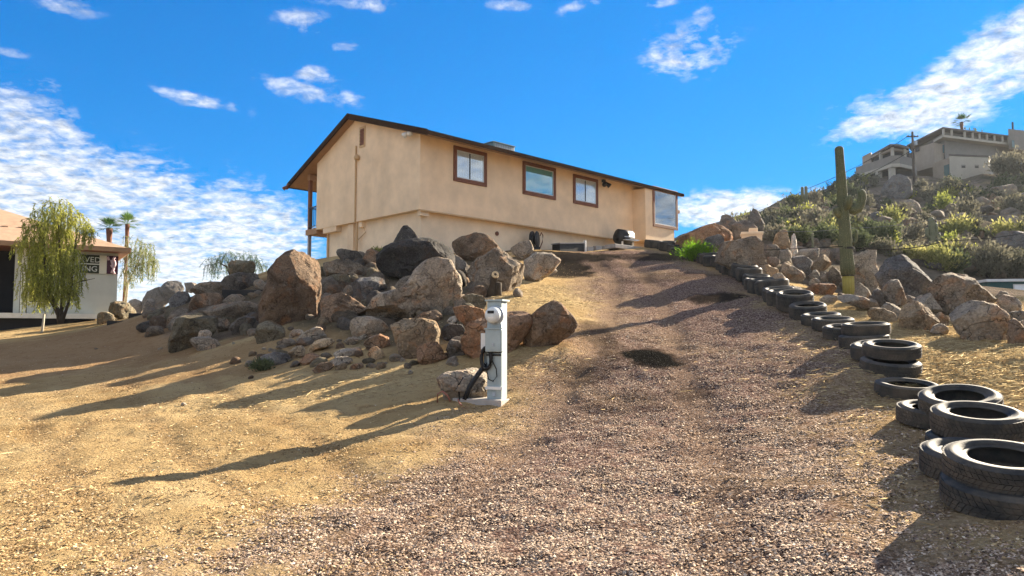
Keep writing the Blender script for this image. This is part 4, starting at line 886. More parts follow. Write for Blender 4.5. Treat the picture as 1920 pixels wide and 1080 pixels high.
def tyre(kind, loc, label, tilt=(0, 0), rz=None, scale=1., zs=1., group='tyres laid along the driveway'):
    spin = Matrix.Rotation(random.uniform(0, 6.28) if rz is None else rz, 3, 'Z'); tl = Matrix.Rotation(tilt[1], 3, 'Y') @ Matrix.Rotation(tilt[0], 3, 'X')
    t = empty('tyre', loc, 0, label, 'tyre', group, (tl @ spin).to_euler()); t.scale = (scale, scale, scale * zs)
    a, b = TYRE_MESH[kind]; mobj('casing', a, 'rubber', t); mobj('tread', b, 'rubber', t); return t
def tyre_at(px, py, d, kind, label, up=0., **kw):
    p = P(px, py, d); z = gz(p.x, p.y) + up - .012; return tyre(kind, (p.x, p.y, z), label, **kw)
def slope_tilt(x, y):
    gx = (gz(x + .3, y) - gz(x - .3, y)) / .6; gy = (gz(x, y + .3) - gz(x, y - .3)) / .6; return math.atan(gy), -math.atan(gx)
tyre_at(1882, 900, 4.6, 'truck', 'largest tyre lying flat at the lower right corner, under another tyre', rz=.3, tilt=(.15, -.04), scale=.90, up=-.02, zs=.80)
tyre_at(1880, 880, 4.66, 'car', 'tyre lying on top of the largest tyre at the lower right corner', up=.135, tilt=(.17, -.06), zs=.85, scale=.96)
tyre_at(1822, 842, 5.25, 'car', 'tyre lying flat just behind the big two-tyre stack', tilt=(.15, -.02), scale=.97)
tyre_at(1822, 800, 5.85, 'thin', 'mostly hidden bottom tyre of the second two-tyre stack', up=-.04, scale=1.0, tilt=(.14, 0))
tyre_at(1832, 790, 5.88, 'car', 'dusty top tyre of the second two-tyre stack from the front', up=.13, tilt=(.16, -.05), scale=.96)
tyre_at(1752, 752, 6.95, 'thin', 'half-buried tyre under the tilted tyre', tilt=(.15, .03), up=-.03)
tyre_at(1800, 760, 6.75, 'car', 'tilted tyre leaning on a half-buried tyre', up=.08, tilt=(.20, -.14), scale=.97)
tyre_at(1700, 728, 8.3, 'thin', 'thin flat tyre lying alone left of the tilted tyre', tilt=(.14, 0), up=-.03)
for i, (px, py, d, k, up) in enumerate([(1668, 700, 9.1, 'car', -.04), (1672, 680, 9.25, 'thin', .17), (1648, 668, 9.85, 'car', 0), (1621, 648, 10.8, 'car', 0), (1624, 640, 10.9, 'thin', .17), (1586, 630, 11.8, 'car', 0), (1562, 615, 12.6, 'car', 0), (1540, 605, 13.4, 'car', 0), (1515, 594, 14.2, 'wide', -.02)]):
    lab = ['lower tyre of the pair just past the thin flat tyre', 'upper tyre of the pair just past the thin flat tyre', 'single flat tyre between two stacked pairs', 'lower tyre of the farther stacked pair', 'upper tyre of the farther stacked pair', 'first single tyre beyond the farther stacked pair', 'second single tyre beyond the farther stacked pair', 'third single tyre beyond the farther stacked pair', 'fourth single tyre beyond the farther stacked pair'][i]
    p = P(px, py, d); tx, ty = slope_tilt(p.x, p.y); tyre_at(px, py, d, k, lab, up=up, tilt=(tx * .95, ty * .8))
row = [P(a, b, c) for a, b, c in ((1487, 585, 14.85), (1475, 577, 15.4), (1450, 557, 17.2), (1425, 540, 18.8), (1400, 524, 20.5), (1370, 508, 22.3), (1345, 499, 24), (1310, 489, 26.5), (1280, 478, 28.6), (1255, 470, 30), (1222, 464, 32))]
def along(pts, step):
    out = []; acc = 0.
    for a, b in zip(pts, pts[1:]):
        L_ = (b - a).length; t = acc
        while t < L_: out.append(a.lerp(b, t / L_)); t += step
        acc = t - L_
    return out
ORD = 'first second third fourth fifth sixth seventh eighth ninth tenth eleventh twelfth thirteenth fourteenth fifteenth sixteenth seventeenth eighteenth nineteenth twentieth'.split()
ORD += ['twenty-' + w for w in ORD[:9]] + ['thirtieth'] + ['thirty-' + w for w in ORD[:9]]
for i, q in enumerate(along(row, .60)):
    tx, ty = slope_tilt(q.x, q.y); z = gz(q.x, q.y); dz = random.uniform(-.07, .03)
    tyre('wide', (q.x + random.uniform(-.05, .05), q.y, z + dz), ORD[i] + ' tyre of the close-set row climbing to the house, counted from its lower end', tilt=(tx * .8 + random.uniform(-.06, .06), ty * .8 + random.uniform(-.1, .06)), scale=random.uniform(.98, 1.12), zs=random.uniform(1.05, 1.3), group='close-set tyre row up to the house')

# ------------------------------------------------------------------ electric meter post
mat('post_paint', (.36, .43, .44), .5, .10, 4., .08, 40., metal=.1, dirt=(.27, .27, .24))
mat('meter_glass', (.62, .66, .66), .15, .1, 12., 0, spec=.6)
mat('copper_wire', (.30, .12, .08), .6, .1, 10., 0)
def meter_post():
    b = hit(932, 750); a = math.radians(-24)
    r = empty('meter_post', (b.x, b.y, b.z - .02), a, 'grey-green steel electric meter post standing on the dirt by the drive', 'meter post')
    s = b.y / F; H = 186 * s * 1.01; w = .112; dp = .10
    MB().box(-w, w, -dp, dp, .0, H - .02).build('body', 'post_paint', r, bevel=.008)
    MB().box(-w - .02, w + .03, -dp - .03, dp + .02, H - .019, H + .005).build('cap', 'post_paint', r)
    # meter: flange and glass dome towards the viewer
    zc = H - 26 * s - .02
    m = MB().tube([(0.03, -dp + .01, zc), (.03, -dp - .05, zc)], .13, 28).build('meter_ring', 'galv', r, True)
    g = MB().tube([(.03, -dp - .05, zc), (.03, -dp - .13, zc), (.03, -dp - .165, zc), (.03, -dp - .175, zc)], [.115, .112, .095, .05], 28).build('meter_dome', 'meter_glass', m, True)
    MB().box(-.02, .08, -dp - .179, -dp - .176, zc + .02, zc + .06).build('display', 'black_plastic', m)
    MB().box(-.01, .07, -dp - .178, -dp - .1765, zc - .05, zc - .03).build('nameplate', 'white_paint', m)
    z1 = zc - .20; z0 = H - 96 * s
    c = MB().box(-.10, .155, -dp - .085, -dp - .001, z0, z1).build('breaker_cabinet', 'post_paint', r, bevel=.008)
    MB().box(-.11, .165, -dp - .10, -dp - .086, z1 + .001, z1 + .02).build('rain_lip', 'post_paint', c)
    MB().box(-.085, .14, -dp - .092, -dp - .086, z0 + .03, z1 - .03).build('door', 'post_paint', c); MB().box(.015, .04, -dp - .105, -dp - .093, z0 + .08, z0 + .12).build('latch', 'galv', c)
    MB().hexa([(-.09, -dp - .06, z1 + .021), (.15, -dp - .06, z1 + .021), (.15, -dp - .001, z1 + .021), (-.09, -dp - .001, z1 + .021)], [(-.06, -dp - .03, z1 + .09), (.12, -dp - .03, z1 + .09), (.12, -dp - .001, z1 + .10), (-.06, -dp - .001, z1 + .10)]).build('hood', 'post_paint', r)
    MB().box(-w - .12, -w - .001, -.06, .06, H - 92 * s, H - 62 * s).build('socket_box', 'white_paint', r, bevel=.006)
    MB().box(-w - .07, -w - .02, -.05, -.02, H - 125 * s, H - 92 * s).build('conduit_stub', 'post_paint', r)
    MB().box(-w - .004, w + .004, -dp - .012, -dp - .001, z0 - .06, z0 - .035).build('dark_seam', 'black_metal', r)
    MB().box(-w - .01, w + .03, -dp - .035, -dp - .001, .17, .21).build('lower_bracket', 'white_paint', r); MB().box(-.02, .03, -dp - .02, -dp - .001, .08, .13).build('hasp', 'galv', r)
    for zz in (.06, H * .3, H * .55):
        for xx in (-w + .02, w - .02): MB().tube([(xx, -dp - .001, zz), (xx, -dp - .006, zz)], .008, 8).build('screw', 'galv', r)
    # black power cord coil hanging at the left, cable tie and loose wire
    coil = MB()
    for k in range(5): coil.tube([(-w - .05 + .03*math.sin(k*2), -.10 - .02*k + .0, H*.42 + .06*math.sin(k)) + Vector((.10*math.cos(t)*.6, .02*math.sin(3*t), .13*math.sin(t))) if False else Vector((-w - .03 + .075*math.cos(t) + .01*k, -.07 - .018*k, H*.42 + .15*math.sin(t) + .01*math.sin(k*5)))  for t in [2*math.pi*j/20 for j in range(21)]], .024, 6, False)
    coil.build('cord_coil', 'black_plastic', r, True)
    MB().tube([(-w - .08, -dp - .02, H*.49), (-w*.5, -dp - .03, H*.485), (w*.6, -dp - .022, H*.48), (w + .01, -dp, H*.485)], .011, 6).build('tie', 'black_plastic', r, True)
    MB().tube([(-w*.8, -dp - .02, H*.60), (-.05, -dp - .03, H*.56), (-.03, -dp - .03, H*.42), (.05, -dp - .035, H*.32), (.06, -dp - .035, H*.25), (0, -dp - .035, H*.20), (-.07, -dp - .035, H*.22), (-.1, -dp - .03, H*.30), (-.1, -dp - .03, H*.38)], .008, 6).build('loose_wire', 'black_plastic', r, True)
    MB().tube([(-w - .03, -.06, H*.36), (-w - .12, -.10, H*.28), (-w - .24, -.16, H*.14), (-w - .30, -.20, .02)], .036, 8).build('power_cord', 'black_plastic', r, True)
    MB().tube([(-w - .38, -.2, .0), (-w - .40, -.2, .22), (-w - .32, -.2, .34)], .012, 6).build('ground_wire', 'black_plastic', r, True)
    MB().prism([(-w - .50, -dp - .1), (w + .06, -dp - .14), (w + .06, dp + .1), (-w - .42, dp + .08)], -.08, .035).build('concrete_footing', 'concrete', r, bevel=.01)
    MB().tube([(-w - .66, -.34, -.02), (-w - .66, -.34, .10), (-w - .58, -.34, .14), (-w - .50, -.33, .08), (-w - .46, -.33, .0)], .012, 6).build('copper_loop', 'copper_wire', r, True)
    MB().tube([(-w - .32, -.36, .04), (-w - .27, -.40, -.02), (-w - .22, -.44, -.03)], .012, 6).build('copper_tail', 'copper_wire', r, True)
meter_post()

# ------------------------------------------------------------------ cut stump among the boulders
mat('bark', (.07, .052, .035), .9, .2, 12., .6, 30.); mat('cut_wood', (.62, .46, .26), .8, .12, 20., .1, 60.)
def stump():
    p = hit(925, 556); r = empty('tree_stump', p, 0, 'dark stump with a pale sawn branch end in front of the red-bottomed boulder', 'tree stump'); k = p.y / F
    MB().tube([(-.08, 0, -.1), (-.03, 0, .2), (0, -.05, 30 * k), (.04, -.16, 38 * k)], [.14, .11, .10, .10], 12).build('trunk', 'bark', r, True)
    MB().tube([(.12, .04, -.1), (.13, .02, .2), (.14, 0, 26 * k)], [.10, .085, .08], 10).build('side_trunk', 'bark', r, True)
    MB().tube([(.045, -.15, 38.2 * k), (.058, -.225, 40.5 * k)], [.095, .093], 16).build('cut_end', 'cut_wood', r)
    MB().tube([(.057, -.222, 40.4 * k), (.060, -.230, 40.7 * k)], [.038, .034], 12).build('heartwood', 'bark', r)
stump()

# ------------------------------------------------------------------ cacti
def cactus_mat(name, lo, hi):
    m, nt, b = new_mat(name); tc = nd(nt, 'ShaderNodeTexCoord').outputs['Object']; n = tex_noise(nt, tc, 3., 6, .6); n2 = tex_noise(nt, tc, 45., 3, .6)
    c = ramp(nt, n, [(.3, lo), (.7, hi)]); c = mixc(nt, ramp(nt, n2, [(.58, 0.), (.70, .6)]), c, (.42, .38, .24)); nt.links.new(c, b.inputs['Base Color']); b.inputs['Roughness'].default_value = .7
    bump(nt, b, n2, .3, .02)
cactus_mat('saguaro_skin', (.05, .062, .028), (.10, .112, .05)); cactus_mat('saguaro_base', (.26, .22, .035), (.36, .30, .06)); cactus_mat('cactus_far', (.10, .11, .06), (.17, .17, .09))
def ribbed(mb, pts, rad, ribs=14, n=56, depth=.09):
    pts = [Vector(p) for p in pts]; vs = []; ref = Vector((0, 1, 0))
    for i, p in enumerate(pts):
        t = (pts[min(i+1, len(pts)-1)] - pts[max(i-1, 0)]).normalized(); a = t.cross(ref).normalized(); b = t.cross(a)
        for k in range(n):
            w = 2*math.pi*k/n; rr = rad[i]*(1 - depth + depth*2*abs(math.cos(w*ribs/2))); vs.append(p + (a*math.cos(w)+b*math.sin(w))*rr)
    m = len(pts); fs = [(i*n+k, i*n+(k+1) % n, (i+1)*n+(k+1) % n, (i+1)*n+k) for i in range(m-1) for k in range(n)] + [tuple(range(n))[::-1], tuple(range((m-1)*n, m*n))]
    return mb.add(vs, fs)
def dome(h0, h1, r, taper=1., n=10):
    z = [h0 + (h1 - h0) * i / 14 for i in range(15)]; rad = [r * (taper + (1 - taper) * (1 - i / 14)) * (1 + .03 * math.sin(i * 1.9)) for i in range(15)]
    rt = rad[-1]
    for i in range(1, 8):
        a = i / 7 * math.pi / 2; z.append(h1 + rt * .9 * math.sin(a)); rad.append(max(.004, rt * math.cos(a)))
    return z, rad
def saguaro():
    b = hit(1591, 552); k = b.y / F; r = empty('saguaro_cactus', (b.x, b.y, b.z - .15), 0, 'tall saguaro cactus with curled arms and a yellow base among the right rocks', 'cactus')
    Hh = (552 - 276) * k + .15; zb = 36 * k + .15
    z, rad = dome(zb, Hh, 11.4 * k, .62); rad = [q * (1.0 if i > 1 else 1.02) for i, q in enumerate(rad)]; lean = -10 * k
    ribbed(MB(), [(lean * ((q - zb) / (Hh - zb)), 0, q) for q in z], rad, 16, 64, .085).build('stem', 'saguaro_skin', r, True)
    ribbed(MB(), [(.5 * k, 0, 0), (.3 * k, 0, zb * .5), (0, 0, zb)], [10.2 * k, 9.8 * k, 10.0 * k], 14, 56, .06).build('base', 'saguaro_base', r, True)
    for zz, rr in ((zb, 11.2 * k), (zb + 51 * k, 11.9 * k)): MB().lathe([(rr * .8, zz - .035), (rr, zz - .03), (rr, zz + .03), (rr * .8, zz + .035)], 24).build('band', 'black_plastic', r)
    def arm(x0, z0, pts, r0, tip=1.):
        P3 = [Vector((x0 + a * k, c * k, z0 + b_ * k)) for a, b_, c in pts]; n = len(P3); rd = [r0 * k * q for q in ([.7] + [1.] * (n - 4) + [.92, .66, .12])]
        ribbed(MB(), P3, rd, 11, 44, .085).build('arm', 'saguaro_skin', r, True)
    z1 = (552 - 392) * k + .15
    arm(6 * k, z1, [(0, 0, 0), (9, -2, 0), (17, 3, -1), (22, 12, -1), (24, 22, -1), (24, 32, -1), (23.5, 37, -1), (23.5, 40, -1)], 7.4)
    arm(-2 * k, z1 + 6 * k, [(-1, -4, -6), (-1, -2, -13), (-.5, 4, -17), (0, 10, -18), (0, 14, -18), (0, 17, -18), (0, 18, -18)], 6.2)
    arm(-8 * k, z1 - 6 * k, [(0, -4, 0), (-6, -4, -2), (-11, 0, -3), (-12, 5, -3), (-12, 8, -3), (-12, 10, -3), (-12, 11, -3)], 5.6)
    arm(8 * k, z1 - 40 * k, [(0, -22, 0), (5, -22, 0), (9, -18, 0), (10, -8, 0), (10, -2, 0), (10, 1, 0), (10, 2, 0)], 2.6)
saguaro()
def small_cactus(px, py, hpx, wpx, label, group=None, arms=(), m='cactus_far', name='saguaro_cactus'):
    b = hit(px, py); k = b.y / F; r = empty(name, (b.x, b.y, b.z - .1), 0, label, 'cactus', group)
    z, rad = dome(0, hpx * k - wpx * .45 * k + .1, wpx * .5 * k, .85); ribbed(MB(), [(0, 0, q) for q in z], rad, 12, 36, .09).build('stem', m, r, True)
    for (dx, z0, h) in arms:
        pts = [(0, 0, z0 * k), (dx * .6 * k, 0, z0 * k), (dx * k, 0, (z0 + 3) * k), (dx * k, 0, (z0 + h * .6) * k), (dx * k, 0, (z0 + h * .9) * k), (dx * k, 0, (z0 + h) * k)]
        ribbed(MB(), pts, [wpx * .3 * k * q for q in (.8, 1, 1, 1, .9, .2)], 10, 30, .08).build('arm', m, r, True)
small_cactus(1748, 462, 56, 11, 'short pale saguaro with three arms on the slope above the pyramid boulder', None, ((-9, 20, 18), (8, 22, 26), (13, 14, 14)))
small_cactus(1799, 512, 24, 13, 'small brown barrel cactus behind the domed boulder', None, (), 'cactus_far', 'barrel_cactus')
small_cactus(1505, 386, 37, 6, 'left one of the twin dark saguaros on the hill skyline', 'twin saguaros on the skyline', ((-3, 14, 4),))
small_cactus(1512, 386, 38, 6, 'right one of the twin dark saguaros on the hill skyline', 'twin saguaros on the skyline')
small_cactus(1560, 362, 16, 4, 'thin young saguaro on the skyline right of the twin pair', 'young saguaros left of the tall cactus'); small_cactus(1553, 366, 18, 4, 'thin young saguaro on the skyline, nearer the twin pair', 'young saguaros left of the tall cactus')
small_cactus(1524, 470, 34, 4, 'thin pale green cactus post behind the pile left of the saguaro', None)

# ------------------------------------------------------------------ beige pillar, teal shed, poles and wires
def pillar():
    b = hit(1411, 470); k = b.y / F; r = empty('stucco_pillar', (b.x, b.y, b.z - .3), -.25, 'beige stucco pillar with a cap and small block on top behind the grey boulder', 'pillar')
    h = (470 - 441) * k + .3; w = 19 * k
    MB().hexa([(-w * .8, -w * .7, 0), (w * .75, -w * .7, 0), (w * .75, w * .7, 0), (-w * .8, w * .7, 0)], [(-w, -w * .8, h), (w * .9, -w * .8, h), (w * .9, w * .8, h), (-w, w * .8, h)]).build('shaft', 'stucco', r)
    MB().box(-w * 1.1, w * 1.0, -w * .9, w * .9, h + .001, h + 5 * k).build('cap', 'stucco_light', r, bevel=.02); MB().box(-.3 * w, w * .5, -w * .4, w * .4, h + 5 * k + .001, h + 13 * k).build('block', 'stucco', r, bevel=.02)
pillar()
mat('teal_wall', (.03, .10, .10), .8, .1, 4.); mat('roof_white', (.72, .72, .70), .6, .05, 4.)
def shed():
    b = P(1898, 553, 34); z = b.z; k = 34 / F; g = gz(b.x, b.y); r = empty('teal_shed', (b.x, b.y, min(g, z) - .3), -.15, 'low teal building with a flat white roof edge at the right frame edge', 'shed')
    h = (553 - 528) * k + (z - min(g, z)) + .3
    MB().box(-42 * k, 60 * k, 0, 2.6, 0, h).build('wall', 'teal_wall', r); MB().box(-46 * k, 66 * k, -.15, 2.8, h + .001, h + .12).build('roof', 'roof_white', r)
    w = MB().frame(2 * k, 26 * k, h - 20 * k, h - 5 * k, .05, -.04, -.002).build('window', 'white_paint', r); MB().box(2 * k + .05, 26 * k - .05, -.02, -.012, h - 20 * k + .05, h - 5 * k - .05).build('pane', 'curtain', w)
shed()
mat('wood_pole', (.10, .08, .065), .9, .1, 6.)
def pole(px, pyb, pyt, d, label, w=.13):
    b = P(px, pyb, d); t = P(px, pyt, d); g = gz(b.x, b.y); r = empty('utility_pole', (b.x, b.y, g - .3), 0, label, 'utility pole'); h = t.z - g + .3
    MB().tube([(0, 0, 0), (0, 0, h)], [w, w * .75], 10).build('pole', 'wood_pole', r, True); MB().box(-.8, .8, -.06, .06, h - .75, h - .6).build('crossarm', 'wood_pole', r)
    for x in (-.7, 0.25, .7): MB().lathe([(.03, 0), (.06, .04), (.06, .12), (.03, .16)], 8).build('insulator', 'grey_post', r, False, (x, 0, h - .6))
    MB().lathe([(.1, 0), (.22, .02), (.22, .6), (.1, .64)], 10).build('transformer', 'galv', r, False, (.35, -.1, h - 1.9))
    return t
tp = pole(1714, 345, 247, 97, 'wooden utility pole with transformer in front of the hillside houses', .19)
mat('wire_black', (.02, .02, .02), 1., .1, 5., 0, spec=0.); mat('wire_grey', (.2, .2, .2), 1., .1, 5., 0, spec=0.)
def wire(pts, label, r=.012, sag=.0, m='wire_black', n=14):
    out = []
    for a, b in zip(pts, pts[1:]):
        for i in range(n): t = i / n; out.append(a.lerp(b, t) - Vector((0, 0, sag * 4 * t * (1 - t))))
    out.append(pts[-1]); c = out[0].copy(); mb = MB().tube([p - c for p in out], r, 5); o = mb.build('cable', m, None, False, c); tag(o, label, 'cable', 'overhead wires'); return o
wire([tp - Vector((.7, 0, .5)), P(1511, 355, 90), P(1330, 422, 84)], 'upper overhead wire running down from the hill pole to the house', .035, .5)
wire([tp - Vector((-.2, 0, 2.2)), P(1515, 372, 86), P(1340, 440, 80)], 'lower overhead wire running down from the hill pole to the house', .045, .5)
wire([P(1180, 470, 40), P(1580, 462, 19.2)], 'dark cable reaching the saguaro from the left', .012, .1)
wire([P(1606, 465, 19.4), P(1770, 452, 30), P(1960, 428, 44)], 'dark cable running right from the saguaro across the slope', .018, .15)
wire([P(1440, 432, 40), P(1590, 428, 40), P(1760, 410, 42), P(1960, 392, 46)], 'thin cable crossing the hillside', .012, .12, 'wire_grey')

# ------------------------------------------------------------------ foliage
leaf_mat('leaf_olive', (.15, .185, .035), (.38, .39, .09), .5); leaf_mat('leaf_green', (.06, .078, .04), (.13, .15, .075), .3); leaf_mat('leaf_yellow', (.20, .21, .06), (.40, .38, .14), .4)
leaf_mat('leaf_bright', (.10, .22, .012), (.26, .42, .03), .5); leaf_mat('leaf_grey', (.11, .105, .075), (.23, .215, .15), .3); leaf_mat('leaf_palm', (.035, .085, .02), (.11, .19, .05), .4); leaf_mat('leaf_blue', (.07, .12, .09), (.17, .25, .18), .5)
mat('trunk_dark', (.07, .055, .04), .9, .2, 10., .4, 30.); mat('trunk_pale', (.42, .38, .30), .9, .15, 10., .3, 30.); mat('palm_trunk', (.17, .075, .045), .9, .2, 14., .5, 30.)
def leaves(points, dirs, length, width, seed, jitter=.5):
    """one folded narrow leaf (two triangles) at every point"""
    r = np.random.default_rng(seed); n = len(points); Pn = np.asarray(points); D = np.asarray(dirs) + r.normal(size=(n, 3)) * jitter; D /= np.linalg.norm(D, axis=1)[:, None] + 1e-9
    S = np.cross(D, r.normal(size=(n, 3))); S /= np.linalg.norm(S, axis=1)[:, None] + 1e-9; L_ = (length * (.6 + .8 * r.random(n)))[:, None]; Wd = (width * (.6 + .8 * r.random(n)))[:, None]
    V = np.stack([Pn, Pn + D * L_ * .45 + S * Wd, Pn + D * L_, Pn + D * L_ * .45 - S * Wd], 1).reshape(-1, 3); a = 4 * np.arange(n)
    return V, np.c_[a, a + 1, a + 2, a + 3]
def foliage(name, pts, dirs, length, width, m, parent, seed, jitter=.5, tone=None):
    V, Fq = leaves(pts, dirs, length, width, seed, jitter); r = np.random.default_rng(seed + 1); n = len(pts)
    t = r.random(n) if tone is None else np.clip(tone + .25 * (r.random(n) - .5), 0, 1); me = np_mesh(name, V, Fq, False, np.repeat(t, 4))
    return mobj(name, me, m, parent)
def weeping_tree(name, base, label, clumps, stems, m, trunk_m, seed, nstrand=26, drop=1.0, leaf=(.10, .011), spacing=.045, parts=True):
    """clumps: (dx, dy, dz, radius, drop length); stems: list of polylines with radii, all relative to the base"""
    r = random.Random(seed); root = empty(name, base, 0, label, 'tree')
    for pts, rad in stems: MB().tube(pts, rad, 8).build('trunk', trunk_m, root, True)
    pts = []; dirs = []; tn = []; tw = MB()
    for (cx, cy, cz, R, dl) in clumps:
        ct = r.random()
        for _ in range(nstrand):
            u = Vector((r.gauss(0, 1), r.gauss(0, 1), abs(r.gauss(0, .8)))).normalized() * R * r.uniform(.25, 1.); s = Vector((cx, cy, cz)) + u
            v = Vector((u.x, u.y, 0)) * .5 + Vector((0, 0, .25)); L_ = dl * r.uniform(.4, 1.1); p = s.copy(); q = 0; poly = [p.copy()]
            while q < L_:
                v = (v + Vector((r.gauss(0, .08), r.gauss(0, .08), -.16))); st = v.normalized() * spacing; p = p + st; q += spacing; poly.append(p.copy())
                for _k in range(2): pts.append(p[:]); dirs.append((v.normalized() * .6 + Vector((r.gauss(0, .5), r.gauss(0, .5), -.35)))[:]); tn.append(ct * .5 + r.random() * .5)
            if len(poly) > 3: tw.tube(poly[::3] if len(poly[::3]) > 1 else poly, .006, 3, False)
    tw.build('twigs', trunk_m, root)
    foliage('crown', pts, dirs, leaf[0], leaf[1], m, root, seed, .25, np.array(tn)); return root
def shrub_mesh(name, R, H, n, leaf, m, seed, stems=9, ball=False):
    r = np.random.default_rng(seed); pts = []; dirs = []; mb = MB()
    for s in range(stems):
        a = r.random() * 6.283; rr = r.random() ** .6; tip = np.array([math.cos(a) * R * rr, math.sin(a) * R * rr, H * (1 - .45 * rr * rr) * (.7 + .3 * r.random())])
        mb.tube([(0, 0, -.05), tuple(tip * .5 + np.array([0, 0, -.1 * H])), tuple(tip)], [.02 * H, .012 * H, .004 * H], 4, False)
        k = n // stems; t = r.random(k) ** .6; c = tip[None] * t[:, None] + r.normal(size=(k, 3)) * np.array([R * .20, R * .20, H * .12]) * (.35 + t[:, None]); c[:, 2] = np.abs(c[:, 2]) + .01
        pts += list(c); dirs += list(c / (np.linalg.norm(c, axis=1)[:, None] + 1e-6) + np.array([0, 0, .5]))
    return pts, dirs, mb
def shrub(name, loc, label, R, H, n, leaf, m, seed, stems=12, cat='shrub', group=None, jitter=.6):
    root = empty(name, loc, 0, label, cat, group); pts, dirs, mb = shrub_mesh(name, R, H, n, leaf, m, seed, stems); mb.build('stems', 'trunk_dark', root); foliage('foliage', pts, dirs, leaf[0], leaf[1], m, root, seed, jitter); return root
SHRUBS = [  # px, foot y, width px, height px, material, label, leaves
 (1303, 490, 62, 36, 'leaf_bright', 'bright green round bush behind the tyres beside the house end', 5200), (1768, 508, 66, 44, 'leaf_yellow', 'yellow-green bush left of the barrel cactus', 3200),
 (1850, 520, 78, 62, 'leaf_grey', 'pale green bush above the domed boulder', 3600), (1905, 520, 60, 48, 'leaf_grey', 'grey-green bush over the teal shed', 3000), (1792, 455, 60, 42, 'leaf_yellow', 'yellowish bush right of the short pale saguaro', 2600),
 (1715, 490, 60, 26, 'leaf_yellow', 'low yellow-green bush behind the pyramid boulder', 2200), (1600, 470, 56, 40, 'leaf_green', 'dark green bush left behind the tall saguaro', 2400), (1660, 462, 70, 44, 'leaf_green', 'dark green bush right behind the tall saguaro', 2600),
 (1500, 460, 60, 34, 'leaf_green', 'green bush behind the tan standing stone', 2200), (1545, 458, 56, 36, 'leaf_green', 'green bush behind the pale flat slanted rock', 2200), (1900, 332, 60, 44, 'leaf_grey', 'big yellow-green tree-like bush beside the white hillside building', 3600),
 (1450, 432, 50, 26, 'leaf_grey', 'grey bush right of the skyline rock spike', 1800), (1730, 330, 56, 44, 'leaf_grey', 'grey-green bush around the foot of the utility pole', 2200), (1825, 292, 60, 42, 'leaf_green', 'dark green tree in front of the upper hillside house', 2400),
 (490, 694, 36, 22, 'leaf_green', 'little green weed in front of the stone scatter', 900), (706, 478, 22, 14, 'leaf_yellow', 'small spiky yellow plant at the foot of the gable wall', 500)]
for i, (px, py, w, h, m, lab, n) in enumerate(SHRUBS):
    q = hit(px, py) if i != 12 else hit(px, py); k = q.y / F; sz = max(.018, .0022 * q.y)
    shrub('shrub' if i not in (14, 15) else 'desert_plant', q - Vector((0, 0, .05)), lab, w * .5 * k, h * k, n, (sz * 2.2, sz * .45) if i != 0 else (.10, .012), m, 300 + i, 14 if i else 30, 'shrub' if i not in (14, 15) else 'plant', None, .6 if i else .35)

# the trees at the left
def px_rel(base, d):
    return lambda px, py, dd=0.: (P(px, py, d + dd) - base)
b = P(108, 606, 26.5); b.z = gz(b.x, b.y) - .05; d0 = b.y; rel = px_rel(b, d0)
def S(*pts): return [tuple(rel(*p)) for p in pts]
cl = []
for (px, py, dd, R, dl) in [(105, 385, 0, .42, .9), (80, 400, .2, .45, 1.1), (130, 400, -.2, .45, 1.0), (150, 420, .1, .42, .7), (60, 425, -.2, .36, .9), (95, 430, -.3, .5, 1.3), (120, 440, .3, .5, 1.6), (75, 470, -.2, .5, 1.5), (100, 490, .1, .55, 1.6), (130, 480, -.2, .5, 1.7), (65, 505, 0, .45, 1.3), (85, 525, -.3, .5, 1.1), (120, 520, 0, .5, 1.1), (165, 430, 0, .25, .8), (110, 410, 0, .4, 1.2), (60, 540, 0, .4, 1.0), (75, 550, -.3, .45, .8), (105, 545, .2, .5, .8), (130, 545, -.2, .4, .9), (90, 455, .3, .5, 1.5), (50, 450, 0, .3, 1.0), (120, 500, -.4, .5, 1.5)]:
    q = rel(px, py, dd); cl.append((q.x, q.y, q.z, R, dl))
weeping_tree('willow_tree', b, 'weeping olive-green tree in front of the neighbour house wall', cl,
    [(S((112, 606), (108, 580), (92, 545), (85, 500), (82, 430)), [.09, .07, .06, .05, .02]), (S((114, 606), (116, 570), (117, 520), (112, 460), (108, 400)), [.08, .06, .05, .04, .02]), (S((116, 604), (128, 570), (134, 530), (140, 470), (145, 430)), [.07, .05, .045, .04, .015]), (S((112, 600), (98, 570), (78, 540), (68, 520)), [.05, .04, .03, .015]), (S((134, 535), (150, 528), (178, 522)), [.03, .02, .008])],
    'leaf_olive', 'trunk_dark', 41, 23, leaf=(.13, .014))
b2 = P(78, 607, 26.8); b2.z = gz(b2.x, b2.y); o = MB().tube([(0, 0, -.1), (.05, 0, .25), (.08, 0, .7)], [.05, .045, .04], 8).build('tree_stake', 'trunk_pale', None, True, b2); tag(o, 'short pale stake under the weeping olive-green tree', 'stake')
b = P(236, 570, 36); b.z = gz(b.x, b.y); rel = px_rel(b, 36.); cl = []
for (px, py, dd, R, dl) in [(250, 455, 0, .45, 1.0), (270, 462, .2, .45, 1.3), (280, 480, -.1, .35, 1.4), (255, 480, 0, .5, 1.3), (240, 470, 0, .35, 1.4), (288, 490, .1, .2, 1.0), (265, 500, 0, .4, 1.0), (245, 510, 0, .3, 1.2)]:
    q = rel(px, py, dd); cl.append((q.x, q.y, q.z, R, dl))
weeping_tree('willow_tree', b, 'thin weeping tree beside the palm trunk at the neighbour house corner', cl, [(S((234, 575), (240, 530), (255, 500), (270, 470)), [.08, .06, .045, .02]), (S((238, 540), (232, 510), (245, 470)), [.05, .04, .02]), (S((255, 500), (275, 492), (285, 488)), [.03, .02, .01])], 'leaf_olive', 'trunk_pale', 57, 20, leaf=(.12, .012), spacing=.06)
